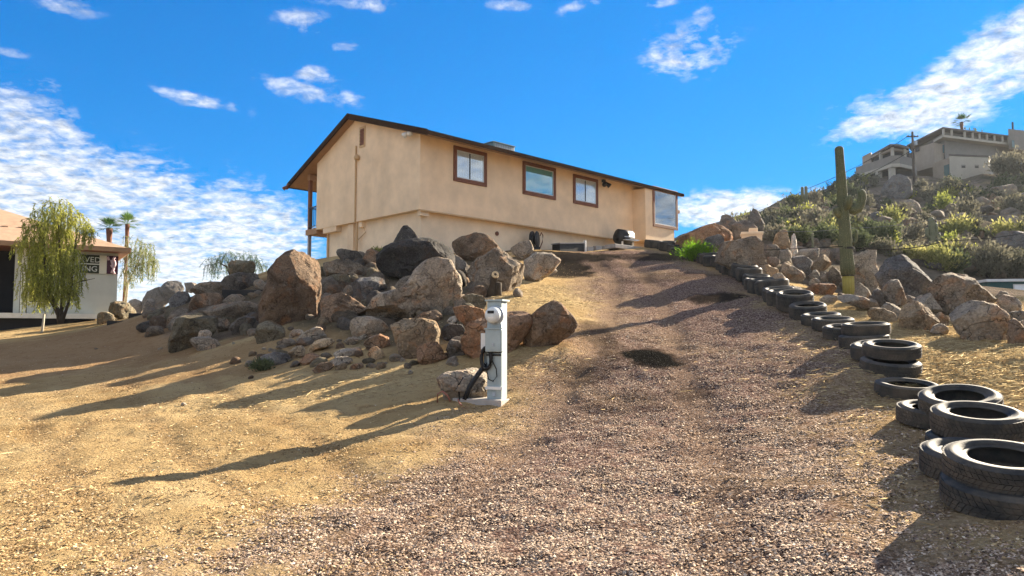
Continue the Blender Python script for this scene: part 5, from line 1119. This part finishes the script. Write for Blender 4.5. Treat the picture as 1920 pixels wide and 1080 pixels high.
b = P(440, 545, 34); b.z = gz(b.x, b.y); rel = px_rel(b, 34.); cl = []
for (px, py, dd, R, dl) in [(400, 488, 0, .3, .9), (415, 482, .2, .3, 1.0), (432, 478, 0, .3, .7), (455, 482, .2, .3, .5), (480, 490, 0, .3, .8), (490, 498, 0, .3, .8), (395, 498, 0, .2, .8), (425, 492, 0, .35, .8), (470, 484, 0, .3, .8)]:
    q = rel(px, py, dd); cl.append((q.x, q.y, q.z, R, dl))
weeping_tree('willow_tree', b, 'feathery blue-green tree behind the perched flat-topped rock', cl, [(S((442, 556), (435, 525), (425, 500), (405, 490)), [.08, .06, .04, .015]), (S((440, 540), (455, 505), (480, 492)), [.06, .04, .015]), (S((436, 520), (436, 495), (435, 480)), [.04, .03, .01])], 'leaf_blue', 'trunk_dark', 77, 16, leaf=(.11, .011), spacing=.06)

def palm(px, pyc, pyb, d, label, R, seed, lean=0., nf=17, trunk_r=.13, group='fan palms behind the neighbour house'):
    t = P(px, pyc, d); bx = P(px - lean, pyb, d); g = gz(bx.x, bx.y); base = Vector((bx.x, bx.y, g - .1)); root = empty('palm_tree', base, 0, label, 'palm tree', group); top = t - base
    MB().tube([(0, 0, 0), tuple(top * .5 + Vector((.03, 0, 0))), tuple(top * .88), tuple(top)], [trunk_r, trunk_r * .85, trunk_r * .9, trunk_r * 1.2], 12).build('trunk', 'palm_trunk', root, True)
    r = random.Random(seed); V = []; Fq = []; tn = []
    for i in range(nf):
        a = i * 2.399; el = math.radians(85 - 110 * (i / nf)); dirv = Vector((math.cos(a) * math.cos(el), math.sin(a) * math.cos(el), math.sin(el))); L_ = R * r.uniform(.75, 1.05); st = top + dirv * L_ * .35
        MBs = dirv.cross(Vector((0, 0, 1))); side = MBs.normalized() if MBs.length > .1 else Vector((1, 0, 0)); upv = side.cross(dirv).normalized(); o = len(V); V += [tuple(top), tuple(st + side * .02), tuple(st - side * .02), tuple(st + upv * .02)]; Fq += [(o, o+1, o+2, o+2)]; tn += [.3] * 4
        for k in range(-6, 7):
            w = k / 6 * .95; fd = dirv * math.cos(w) + side * math.sin(w); ft = st + fd * L_ * .62 * (1 - .12 * abs(k) / 6) + Vector((0, 0, -.10 * L_ * r.uniform(.4, 1.4))); sm = (st + ft) / 2 + upv * .03; wd = (side * math.cos(w) - dirv * math.sin(w)) * L_ * .022
            o = len(V); V += [tuple(st), tuple(sm + wd), tuple(ft), tuple(sm - wd)]; Fq += [(o, o+1, o+2, o+3)]; tn += [r.random()] * 4
    me = np_mesh('fronds', V, [f if len(set(f)) == 4 else (f[0], f[1], f[2], f[2] + 1) for f in Fq], False, tn); mobj('fronds', me, 'leaf_palm', root)
palm(205, 428, 585, 42, 'fan palm half hidden behind the neighbour roof', .95, 3, trunk_r=.15, nf=22)
palm(239, 420, 572, 40, 'thin fan palm with a bare red-brown trunk at the neighbour house corner', .90, 4, lean=8, trunk_r=.10, nf=22)
palm(1803, 229, 258, 122, 'small ragged palm sticking up behind the upper hillside house', 2.2, 5, nf=13, trunk_r=.25, group=None)

# ------------------------------------------------------------------ neighbour house at the left
mat('roof_tan', (.46, .30, .19), .9, .1, 3., .5, 25.); mat('wall_grey', (.52, .53, .47), .9, .05, 1.5, .25, 70.); mat('wall_cream', (.72, .70, .58), .85, .06, 2., .15, 50.); mat('deck_white', (.74, .74, .68), .7, .06, 4.)
mat('banner_dark', (.035, .045, .03), .7, .15, 5., 0); mat('banner_purple', (.075, .022, .045), .7, .15, 5., 0); mat('banner_pink', (.62, .46, .50), .7, .05, 5., 0); mat('letter_white', (.62, .66, .60), .7, .05, 5., 0)
def neighbour():
    pr = P(222, 470, 31.4); pl = P(0, 458, 29.0); e = Vector((pl.x - pr.x, pl.y - pr.y, 0)).normalized(); ang = math.atan2(e.y, e.x); nrm = Vector((-e.y, e.x, 0))
    if nrm.y > 0: nrm = -nrm                         # towards the viewer
    g = gz(pr.x, pr.y); zfl = P(200, 590, 31.2).z; ze = P(235, 468, 31.4).z
    root = empty('neighbour_house', (pr.x, pr.y, g), ang, 'low grey house with a tan hip roof at the left edge', 'house')
    # local axes: x along the wall to the left, y = away (ang turned 90 deg); find sign of the viewer side
    yv = 1 if nrm.dot(Vector((-math.sin(ang), math.cos(ang), 0))) > 0 else -1
    Lh, Dh = 13., 9.; z0 = zfl - g; z1 = ze - g; y = lambda a: yv * a   # a > 0 towards the viewer
    def bx(x0, x1, a0, a1, za, zb): return MB().box(x0, x1, min(y(a0), y(a1)), max(y(a0), y(a1)), za, zb)
    def lx(px, py, a=0.):
        r = pix_dir(px, py); o = Vector((0, 0, CAMZ)); pl0 = Vector((pr.x, pr.y, 0)) + nrm * a; s = (pl0 - Vector((0, 0, 0))).dot(nrm) / (Vector((r.x, r.y, 0)).dot(nrm)); q = Vector((r.x * s, r.y * s, 0)) - Vector((pr.x, pr.y, 0)); return q.dot(e), CAMZ + r.z * s - g
    xa = lx(52, 540)[0]; xb = lx(26, 540)[0]
    bx(0, xa, 0, -Dh, z0 - .05, z1 + .05).build('wall', 'wall_grey', root)
    bx(xa, Lh, -1.6, -Dh, z0 - .05, z1 + .05).build('porch_wall', 'dark_interior', root)  # near-black colour stands in for the shade inside the porch
    x1, x2 = lx(38, 540)[0], lx(26, 540)[0]
    bx(x1 + .01, x2, .0, -.4, z0 + .02, z1 - .05).build('pillar', 'wall_grey', root); bx(lx(50, 540)[0], x1 - .01, .02, -.3, z0 + .02, z1 - .05).build('pillar', 'wall_cream', root)
    xw0, xw1 = lx(92, 540)[0], lx(53, 540)[0]; zt = lx(60, 478)[1]; zb = lx(60, 570)[1]
    w = bx(xw0, xw1, .03, .002, zb, zt).build('window', 'wall_cream', root); bx(xw0 + .08, xw1 - .08, .036, .031, zb + .08, zt - .08).build('pane', 'dark_interior', w); bx((xw0 + xw1) / 2 - .03, (xw0 + xw1) / 2 + .03, .05, .037, zb + .08, zt - .08).build('mullion', 'wall_cream', w)
    # white deck edge; a near-black block stands in for the shade under it
    bx(lx(178, 590)[0], Lh, 1.0, -.01, z0 - .20, z0 + .0).build('deck', 'deck_white', root)
    bx(lx(176, 595)[0], Lh, .75, -.2, -.6, z0 - .21).build('deck_shade', 'dark_interior', root)
    # hip roof
    ov = .75; zr = z1 + 2.15; run = 4.9
    rv = [(-.35, y(ov), z1), (Lh + ov, y(ov), z1), (Lh + ov, y(-Dh - ov), z1), (-.35, y(-Dh - ov), z1), (run, y(ov - run - .35), zr), (Lh - run, y(ov - run - .35), zr)]
    rfm = MB().add(rv, [(0, 1, 5, 4), (1, 2, 5), (2, 3, 4, 5), (3, 0, 4), (3, 2, 1, 0)]); rf = rfm.build('roof', 'roof_tan', root)
    fb = bx(-.37, Lh + ov, ov + .05, ov + .002, z1 - .17, z1 + .02); fb.build('fascia', 'soffit', rf)
    MB().box(-.40, -.352, min(y(ov), y(-Dh - ov)), max(y(ov), y(-Dh - ov)), z1 - .17, z1 + .02).build('fascia', 'soffit', rf)
    bx(-.35, Lh + ov, ov, -Dh, z1 - .175, z1 - .01).build('eave_underside', 'trim_brown', rf)
    for px, py in ((10, 413), (38, 455), (40, 440)):
        q, zq = lx(px, py, -1.2); MB().box(q - .1, q + .1, y(-1.3) - .1, y(-1.3) + .1, z1 + .4, z1 + .85).build('roof_vent', 'roof_tan', rf)
    # banner
    a0, zt = lx(222, 480, .04); a1, zb = lx(150, 512, .04); zt = lx(190, 479, .04)[1]; zb = lx(190, 513, .04)[1]; am = lx(186, 500, .04)[0]; am2 = lx(200, 500, .04)[0]
    q = Vector((pr.x, pr.y, 0)) + e * ((a0 + a1) / 2) + nrm * .05; q.z = g + zb; bo = empty('banner', q, ang, 'dark banner with pale lettering and a purple picture on the grey wall', 'banner'); c = (a0 + a1) / 2
    B_ = lambda x0, x1, t0, t1, za, zb_: MB().box(x0 - c, x1 - c, min(y(t0), y(t1)), max(y(t0), y(t1)), za, zb_)
    hh = zt - zb; B_(am, a1, 0, .015, 0, hh).build('text_panel', 'banner_dark', bo); B_(am2 + .002, am - .002, 0, .012, 0, hh).build('blank_panel', 'wall_cream', bo); B_(a0, am2, 0, .015, 0, hh).build('picture_panel', 'banner_purple', bo)
    B_(am, a1, .0155, .018, hh * .47, hh * .53).build('line', 'letter_white', bo)
    def text(s, zc, size):
        cu = bpy.data.curves.new('lettering', 'FONT'); cu.body = s; cu.size = size; cu.extrude = .002; cu.align_x = 'CENTER'; to = bpy.data.objects.new('lettering', cu); COL.objects.link(to); bpy.context.view_layer.update()
        me = bpy.data.meshes.new_from_object(to.evaluated_get(bpy.context.evaluated_depsgraph_get())); bpy.data.objects.remove(to); me.materials.clear(); me.materials.append(MATS['letter_white'])
        o = bpy.data.objects.new('lettering', me); COL.objects.link(o); o.parent = bo; xm = (am + a1) / 2 - c; o.location = (xm, y(.019), zc); o.rotation_euler = (math.radians(90), 0, math.pi if yv > 0 else 0)
    text('RVED', hh * .60, hh * .42); text('ING', hh * .10, hh * .42)
    # pale figure-like streaks of the picture
    fx = lambda u: a0 + (am2 - a0) * u
    for pts in ([(.55, .05), (.40, .30), (.50, .55), (.62, .78)], [(.30, .0), (.48, .22)], [(.62, .50), (.50, .38)], [(.38, .62), (.45, .85), (.30, .95)], [(.85, .75), (.95, .95)], [(.40, .35), (.28, .55), (.36, .75)]):
        MB().tube([(fx(u) - c, y(.018), v * hh) for u, v in pts], .055, 6).build('pale_figure', 'banner_pink', bo, True)
    # dark odds and ends under the deck
    q = hit(30, 607, dmin=20); cr = empty('crate', q, ang, 'dark crate with a pale label under the neighbour deck', 'crate'); MB().box(-.3, .3, -.25, .25, -.05, .45).build('body', 'trunk_dark', cr, bevel=.015); MB().box(-.08, .08, y(.253) if yv > 0 else -.256, y(.256) if yv > 0 else -.253, .14, .30).build('paper_label', 'white_paint', cr)
    q = hit(66, 604, dmin=20); o = MB().box(-.7, .7, -.1, .1, .12, .22); o.box(-.6, -.5, -.08, .08, -.05, .12); o.box(.5, .6, -.08, .08, -.05, .12); tag(o.build('low_bench', 'grey_post', None, False, q, (0, 0, ang)), 'low grey plank bench under the neighbour deck', 'bench')
neighbour()
# timber terrace steps
mat('timber_black', (.03, .027, .024), .8, .2, 6., .3, 30.)
for (x0, y0, x1, y1, lab) in [(203, 606, 285, 608, 'lowest black timber step at the left end of the mound'), (243, 593, 318, 592, 'second black timber step above the lowest one'), (268, 582, 330, 580, 'third black timber step among the left rocks'), (418, 551, 500, 548, 'black timber edge high up beside the tall boulder')]:
    a = hit(x0, y0); b = hit(x1, y1); b = P(x1, y1, (a.y + b.y) / 2 - .1); a = P(x0, y0, b.y); c = (a + b) / 2; d = b - a; L_ = d.length
    o = MB().box(-L_ / 2, L_ / 2, -.10, .12, -.2, .10).build('timber_step', 'timber_black', None, False, (c.x, c.y, c.z), (0, 0, math.atan2(d.y, d.x)), .02); tag(o, lab, 'step', 'timber terrace steps')

# ------------------------------------------------------------------ the hillside: rocks, shrubs and houses
mat('hill_wall', (.36, .29, .22), .9, .06, 1., .1, 20.); mat('hill_white', (.46, .41, .33), .9, .05, 1., .1, 20.); mat('hill_grey', (.24, .215, .185), .85, .06, 1., .1, 20.); mat('hill_dark', (.045, .043, .045), .8, .1, 1., 0); mat('hill_roof', (.13, .11, .095), .85, .08, 1., .1, 20.); mat('hill_glass', (.10, .17, .17), .2, .1, 1., 0, spec=.6)
def XY(px, d): p = P(px, 400, d); return (p.x, p.y)
def Z(px, py, d): return P(px, py, d).z
def hill_house_left():
    c = XY(1655, 106); g = gz(*c) - 1.0; r = empty('hillside_house', (c[0], c[1], g), 0, 'stepped grey hillside house with a columned deck at the left of the ridge', 'house'); o = lambda p: (p[0] - c[0], p[1] - c[1])
    def part(name, m, plan, z0, z1, parent=r): return MB().prism([o(XY(*p)) for p in plan], z0 - g, z1 - g).build(name, m, parent)
    zb0, zb1 = Z(1681, 307, 105), Z(1681, 291, 105)
    part('deck', 'hill_grey', [(1607, 113), (1675, 105.2), (1690, 105), (1716, 107), (1722, 115), (1625, 121)], zb0, zb1)
    part('deck_edge', 'hill_white', [(1606, 112.8), (1675, 104.9), (1690, 104.7), (1718, 106.8), (1717, 107.4), (1690, 105.2), (1675, 105.4), (1608, 113.3)], zb0 - .5, zb0 - .02)
    part('lower_wall', 'hill_dark', [(1622, 114), (1680, 108), (1718, 110), (1722, 116), (1632, 121)], Z(1650, 345, 106), zb0 - .03)  # near-black colour stands in for shade in the recess under the deck
    for px, d in ((1603, 113.2), (1621, 111.4), (1650, 108.2), (1675, 105.6)):
        x, y = o(XY(px, d)); z = gz(x + c[0], y + c[1]); MB().box(x - .35, x + .35, y - .35, y + .35, z - .8 - g, zb0 - .02 - g).build('column', 'hill_white', r)
    part('upper_wall', 'hill_dark', [(1640, 112), (1678, 108), (1708, 110), (1712, 116), (1645, 118)], zb1 + .01, Z(1678, 275, 106))  # near-black colour stands in for the unlit interior below the roof
    part('upper_band', 'hill_wall', [(1634, 112), (1678, 106.6), (1708, 108.2), (1708, 109), (1678, 107.5), (1635, 112.8)], Z(1678, 281, 106.6), Z(1678, 277, 106.6))
    part('side_block', 'hill_wall', [(1620, 115), (1637, 112), (1644, 117), (1630, 119)], zb1 + .01, Z(1628, 288, 113))
    part('roof', 'hill_roof', [(1631, 113.5), (1673, 106), (1690, 106), (1708, 107.5), (1712, 117), (1645, 121)], Z(1673, 274, 106), Z(1673, 270, 106))
    for px, d in ((1655, 109.6), (1677, 106.7), (1700, 107.7)):
        x, y = o(XY(px, d)); MB().box(x - .18, x + .18, y - .18, y + .18, zb1 - g, Z(1677, 275, 106.7) - g).build('post', 'hill_white', r)
    for px, d in ((1598, 113.8), (1594, 114.4)):
        x, y = o(XY(px, d)); z = gz(x + c[0], y + c[1]); MB().box(x - .1, x + .1, y - .1, y + .1, z - .5 - g, zb0 - g - 1.).build('rail_post', 'hill_dark', r)
    x0, y0 = o(XY(1596, 114)); x1, y1 = o(XY(1622, 111)); MB().prism([(x0, y0), (x1, y1), (x1 + .1, y1 + .2), (x0 + .1, y0 + .2)], zb0 - g - 2.0, zb0 - g - 1.6).build('fence_rail', 'hill_dark', r)
hill_house_left()
def hill_house_right():
    c = XY(1800, 120); g = gz(*c) - 4.; r = empty('hillside_house', (c[0], c[1], g), 0, 'long upper hillside house with a glazed balcony along the ridge', 'house'); o = lambda p: (p[0] - c[0], p[1] - c[1])
    def part(name, m, plan, z0, z1, parent=r): return MB().prism([o(XY(*p)) for p in plan], z0 - g, z1 - g).build(name, m, parent)
    zr1 = Z(1774, 238, 114); zr0 = Z(1774, 241, 114); zf = Z(1774, 251.5, 114); zb = zf - 4.2
    part('roof', 'hill_roof', [(1705, 125), (1774, 114), (1900, 119), (1906, 130), (1730, 136)], zr0, zr1)
    part('upper_wall', 'hill_grey', [(1722, 126), (1778, 116), (1896, 121), (1900, 130), (1735, 134)], zf, zr0 - .02)
    part('balcony', 'hill_white', [(1755, 117.5), (1774, 114.2), (1898, 119.2), (1898, 121), (1778, 116.2), (1757, 119.3)], zf - .4, zf - .02)
    part('lower_wall', 'hill_grey', [(1760, 118.5), (1776, 116), (1896, 121), (1898, 128), (1765, 130)], zb - 2, zf - .42)  # darker tone than cream puts this wall's shade into its colour
    part('left_wing', 'hill_wall', [(1719, 119), (1756, 115), (1776, 116.5), (1772, 124), (1728, 125)], Z(1756, 312, 115), Z(1756, 267, 115))
    part('wing_window', 'hill_glass', [(1772, 115.9), (1775.5, 116.2), (1775.5, 116.6), (1772, 116.4)], Z(1774, 286, 116), Z(1774, 272, 116)); part('wing_side_window', 'hill_dark', [(1720, 118.6), (1728, 117.8), (1729, 118.4), (1721, 119.2)], Z(1724, 283, 118), Z(1724, 275, 118))
    part('end_block', 'hill_grey', [(1897, 118.5), (1940, 120), (1945, 128), (1900, 128)], Z(1910, 280, 119), Z(1910, 243, 119)); part('end_door', 'hill_glass', [(1903, 118.3), (1908, 118.5), (1908, 118.9), (1903, 118.7)], Z(1905, 275, 118), Z(1905, 262, 118))
    for i, (a, b) in enumerate([(1777, 1788), (1791, 1802), (1805, 1813), (1816, 1827), (1831, 1842), (1857, 1868), (1872, 1884)]):
        f = lambda px: 114 + 5 * (px - 1774) / 126 + 1.85
        part('window', 'hill_glass' if i % 2 else 'hill_dark', [(a, f(a)), (b, f(b)), (b, f(b) + .3), (a, f(a) + .3)], zf + .5, zr0 - .5)
    for px in (1774.5, 1790, 1814, 1829, 1842, 1856, 1870, 1885, 1897):
        d = 114.3 + 5 * (px - 1774) / 126; x, y = o(XY(px, d)); MB().box(x - .14, x + .14, y - .14, y + .14, zf - g, zr0 - g).build('post', 'hill_white', r)
    part('balcony_rail', 'hill_white', [(1774, 114.25), (1898, 119.25), (1898, 119.4), (1774, 114.4)], zf + 1.0, zf + 1.12)
    for px, d in ((1707, 124.6), (1722, 122.2)):
        x, y = o(XY(px, d)); MB().box(x - .25, x + .25, y - .25, y + .25, Z(1707, 275, 124) - g, zr0 - g).build('post', 'hill_dark', r)
    part('terrace', 'hill_roof', [(1704, 124), (1755, 115.4), (1758, 118), (1712, 127)], Z(1756, 266.8, 115), Z(1756, 264, 115))
    x, y = o(XY(1906, 121)); MB().tube([(x, y, Z(1906, 245, 121) - g), (x, y, Z(1906, 229, 121) - g)], .15, 6).build('flue', 'hill_dark', r)
hill_house_right()
def hill_house_white():
    c = XY(1820, 103); g = gz(*c) - 1.5; r = empty('hillside_outbuilding', (c[0], c[1], g), 0, 'plain cream block building with two tiny windows below the ridge house', 'building'); o = lambda p: (p[0] - c[0], p[1] - c[1])
    def part(name, m, plan, z0, z1, parent=r): return MB().prism([o(XY(*p)) for p in plan], z0 - g, z1 - g).build(name, m, parent)
    z0 = Z(1820, 334, 102); z1 = Z(1820, 292, 102)
    part('wall', 'hill_white', [(1784, 102), (1858, 103), (1864, 109), (1790, 109)], z0 - 1, z1); part('side_wing', 'hill_wall', [(1752, 106), (1783.8, 102.6), (1789, 108), (1760, 110)], z0 - 1, Z(1775, 297, 103))
    part('roof_edge', 'hill_roof', [(1783, 101.9), (1859, 102.9), (1865, 109.1), (1789, 109.1)], z1 + .01, z1 + .25)
    part('door', 'hill_glass', [(1773, 103.55), (1783, 102.5), (1783, 102.9), (1773, 103.9)], Z(1778, 330, 103), Z(1778, 309, 103))
    for px in (1810, 1835):
        d = 102 + (px - 1784) / 74; w = part('window', 'hill_grey', [(px - 4, d - .06), (px + 4, d - .01), (px + 4, d + .3), (px - 4, d + .3)], Z(px, 315, d), Z(px, 309, d)); part('pane', 'hill_dark', [(px - 3, d - .10), (px + 3, d - .06), (px + 3, d + .2), (px - 3, d + .2)], Z(px, 314.4, d), Z(px, 312, d), w)
hill_house_white()
# big rock masses of the slope, then rocks and shrubs in numbers
for lab, t, s, kw in [('broad purple-grey outcrop left of the utility pole foot', 'u', '1648 372 1655 345 1672 328 1695 326 1708 342 1712 368 1690 378', dict(foot=374)), ('long dark outcrop at the right edge of the slope', 'u', '1858 470 1868 442 1890 432 1925 432 1945 450 1940 472 1900 478', dict(foot=474)),
                      ('rounded grey boulder on the skyline right of the rock spike', 'k', '1436 412 1445 403 1456 402 1462 412 1455 420 1440 420', dict(d=80, sub=3)), ('pinkish outcrop right of the white outbuilding', 'h', '1850 372 1862 352 1885 345 1905 355 1908 372 1880 380', dict(foot=374, val=.9))]:
    boulder('boulder' if kw.get('sub', 4) > 3 else 'rock', lab, t, pp(s), group='outcrops on the hillside', **kw)
_r = random.Random(21)
HILLM = [(1400, 'behind the skyline rock spike'), (1450, 'above the tan standing stone'), (1500, 'below the twin skyline saguaros'), (1550, 'left of the tall saguaro'), (1610, 'right of the tall saguaro'), (1670, 'below the left hillside house'), (1714, 'below the utility pole'), (1748, 'around the short pale saguaro'), (1790, 'above the domed boulder'), (1830, 'below the white outbuilding'), (1880, 'above the teal shed'), (1915, 'at the right frame edge')]
def hill_where(q):
    px = 960 + F * q.x / (q.y * .99); return near(px, HILLM) + (', low on the slope' if q.y < 50 else ', halfway up' if q.y < 75 else ', high on the slope')
def hill_spot():
    while True:
        px = _r.uniform(1380, 1935); top = np.interp(px, [1380, 1440, 1500, 1580, 1640, 1720, 1860, 1935], [425, 412, 394, 366, 358, 350, 345, 345]); bot = np.interp(px, [1380, 1500, 1640, 1740, 1935], [445, 462, 474, 505, 530])
        py = top + (bot - top) * _r.random(); 
        q = hit(px, py, dmin=26)
        if q.y < 135 and not (q.y > 93 and px > 1595): return q
for i in range(240):
    q = hill_spot(); s = _r.choice([.35, .45, .6, .8, 1.1]) * (q.y / 75); t = _r.choice('guhkghb'); stone('hill_rock', q + Vector((0, 0, s * .15)), s, i, t, ('large ' if s > .8 else 'small ') + CNAME[t] + ' hillside rock ' + hill_where(q), 'rocks strewn over the hillside', .72)
SM = []
for k in range(7):
    m = ['leaf_grey', 'leaf_green', 'leaf_yellow', 'leaf_grey', 'leaf_green', 'leaf_grey', 'leaf_olive'][k]
    pts, dirs, mb = shrub_mesh('s', .5, .75, 620, None, m, 500 + k, 9); V, Fq = leaves(pts, dirs, .15, .035, 600 + k, .6); me = np_mesh('hill_shrub', V, Fq, False, np.repeat(np.random.default_rng(k).random(len(pts)), 4)); me.materials.append(MATS[m]); SM.append(me)
for i in range(150):
    q = hill_spot(); o = bpy.data.objects.new('hill_shrub', SM[(kk := _r.choice([0, 0, 1, 3, 2, 3, 4, 5, 6]))]); COL.objects.link(o); s = _r.uniform(.9, 2.3) * (.6 + q.y / 150); o.location = q - Vector((0, 0, .1)); o.scale = (s, s, s * _r.uniform(.7, 1.15)); o.rotation_euler = (0, 0, _r.uniform(0, 6.28))
    tag(o, ('tall ' if s > 2 else 'low ') + ['grey', 'dark green', 'yellowish', 'grey', 'dark green', 'grey', 'olive'][kk] + ' desert shrub ' + hill_where(q), 'shrub', 'shrubs covering the hillside')
for i, (px, py) in enumerate([(1478, 392), (1485, 390), (1492, 388), (1530, 380), (1540, 376), (1566, 360), (1574, 356), (1590, 350), (1605, 345), (1625, 343), (1640, 346)]):
    q = hit(px, py + 4, dmin=60); o = bpy.data.objects.new('hill_shrub', SM[i % 7]); COL.objects.link(o); s = 1.9; o.location = q; o.scale = (s, s, s * 1.1); tag(o, ORD[i] + ' skyline shrub of the hill, counted from the left', 'shrub', 'shrubs covering the hillside')

# ------------------------------------------------------------------ dusty air
def haze():
    m = bpy.data.materials.new('haze'); m.use_nodes = True; nt = m.node_tree; nt.nodes.remove(nt.nodes['Principled BSDF'])
    v = nt.nodes.new('ShaderNodeVolumePrincipled'); v.inputs['Color'].default_value = (.86, .93, 1., 1); v.inputs['Density'].default_value = .00017; v.inputs['Anisotropy'].default_value = .25
    nt.links.new(v.outputs[0], nt.nodes['Material Output'].inputs['Volume']); MATS['haze'] = m
    o = MB().box(-640, 640, -80, 1250, -9, 44).build('haze', 'haze'); tag(o, kind='stuff')
haze()
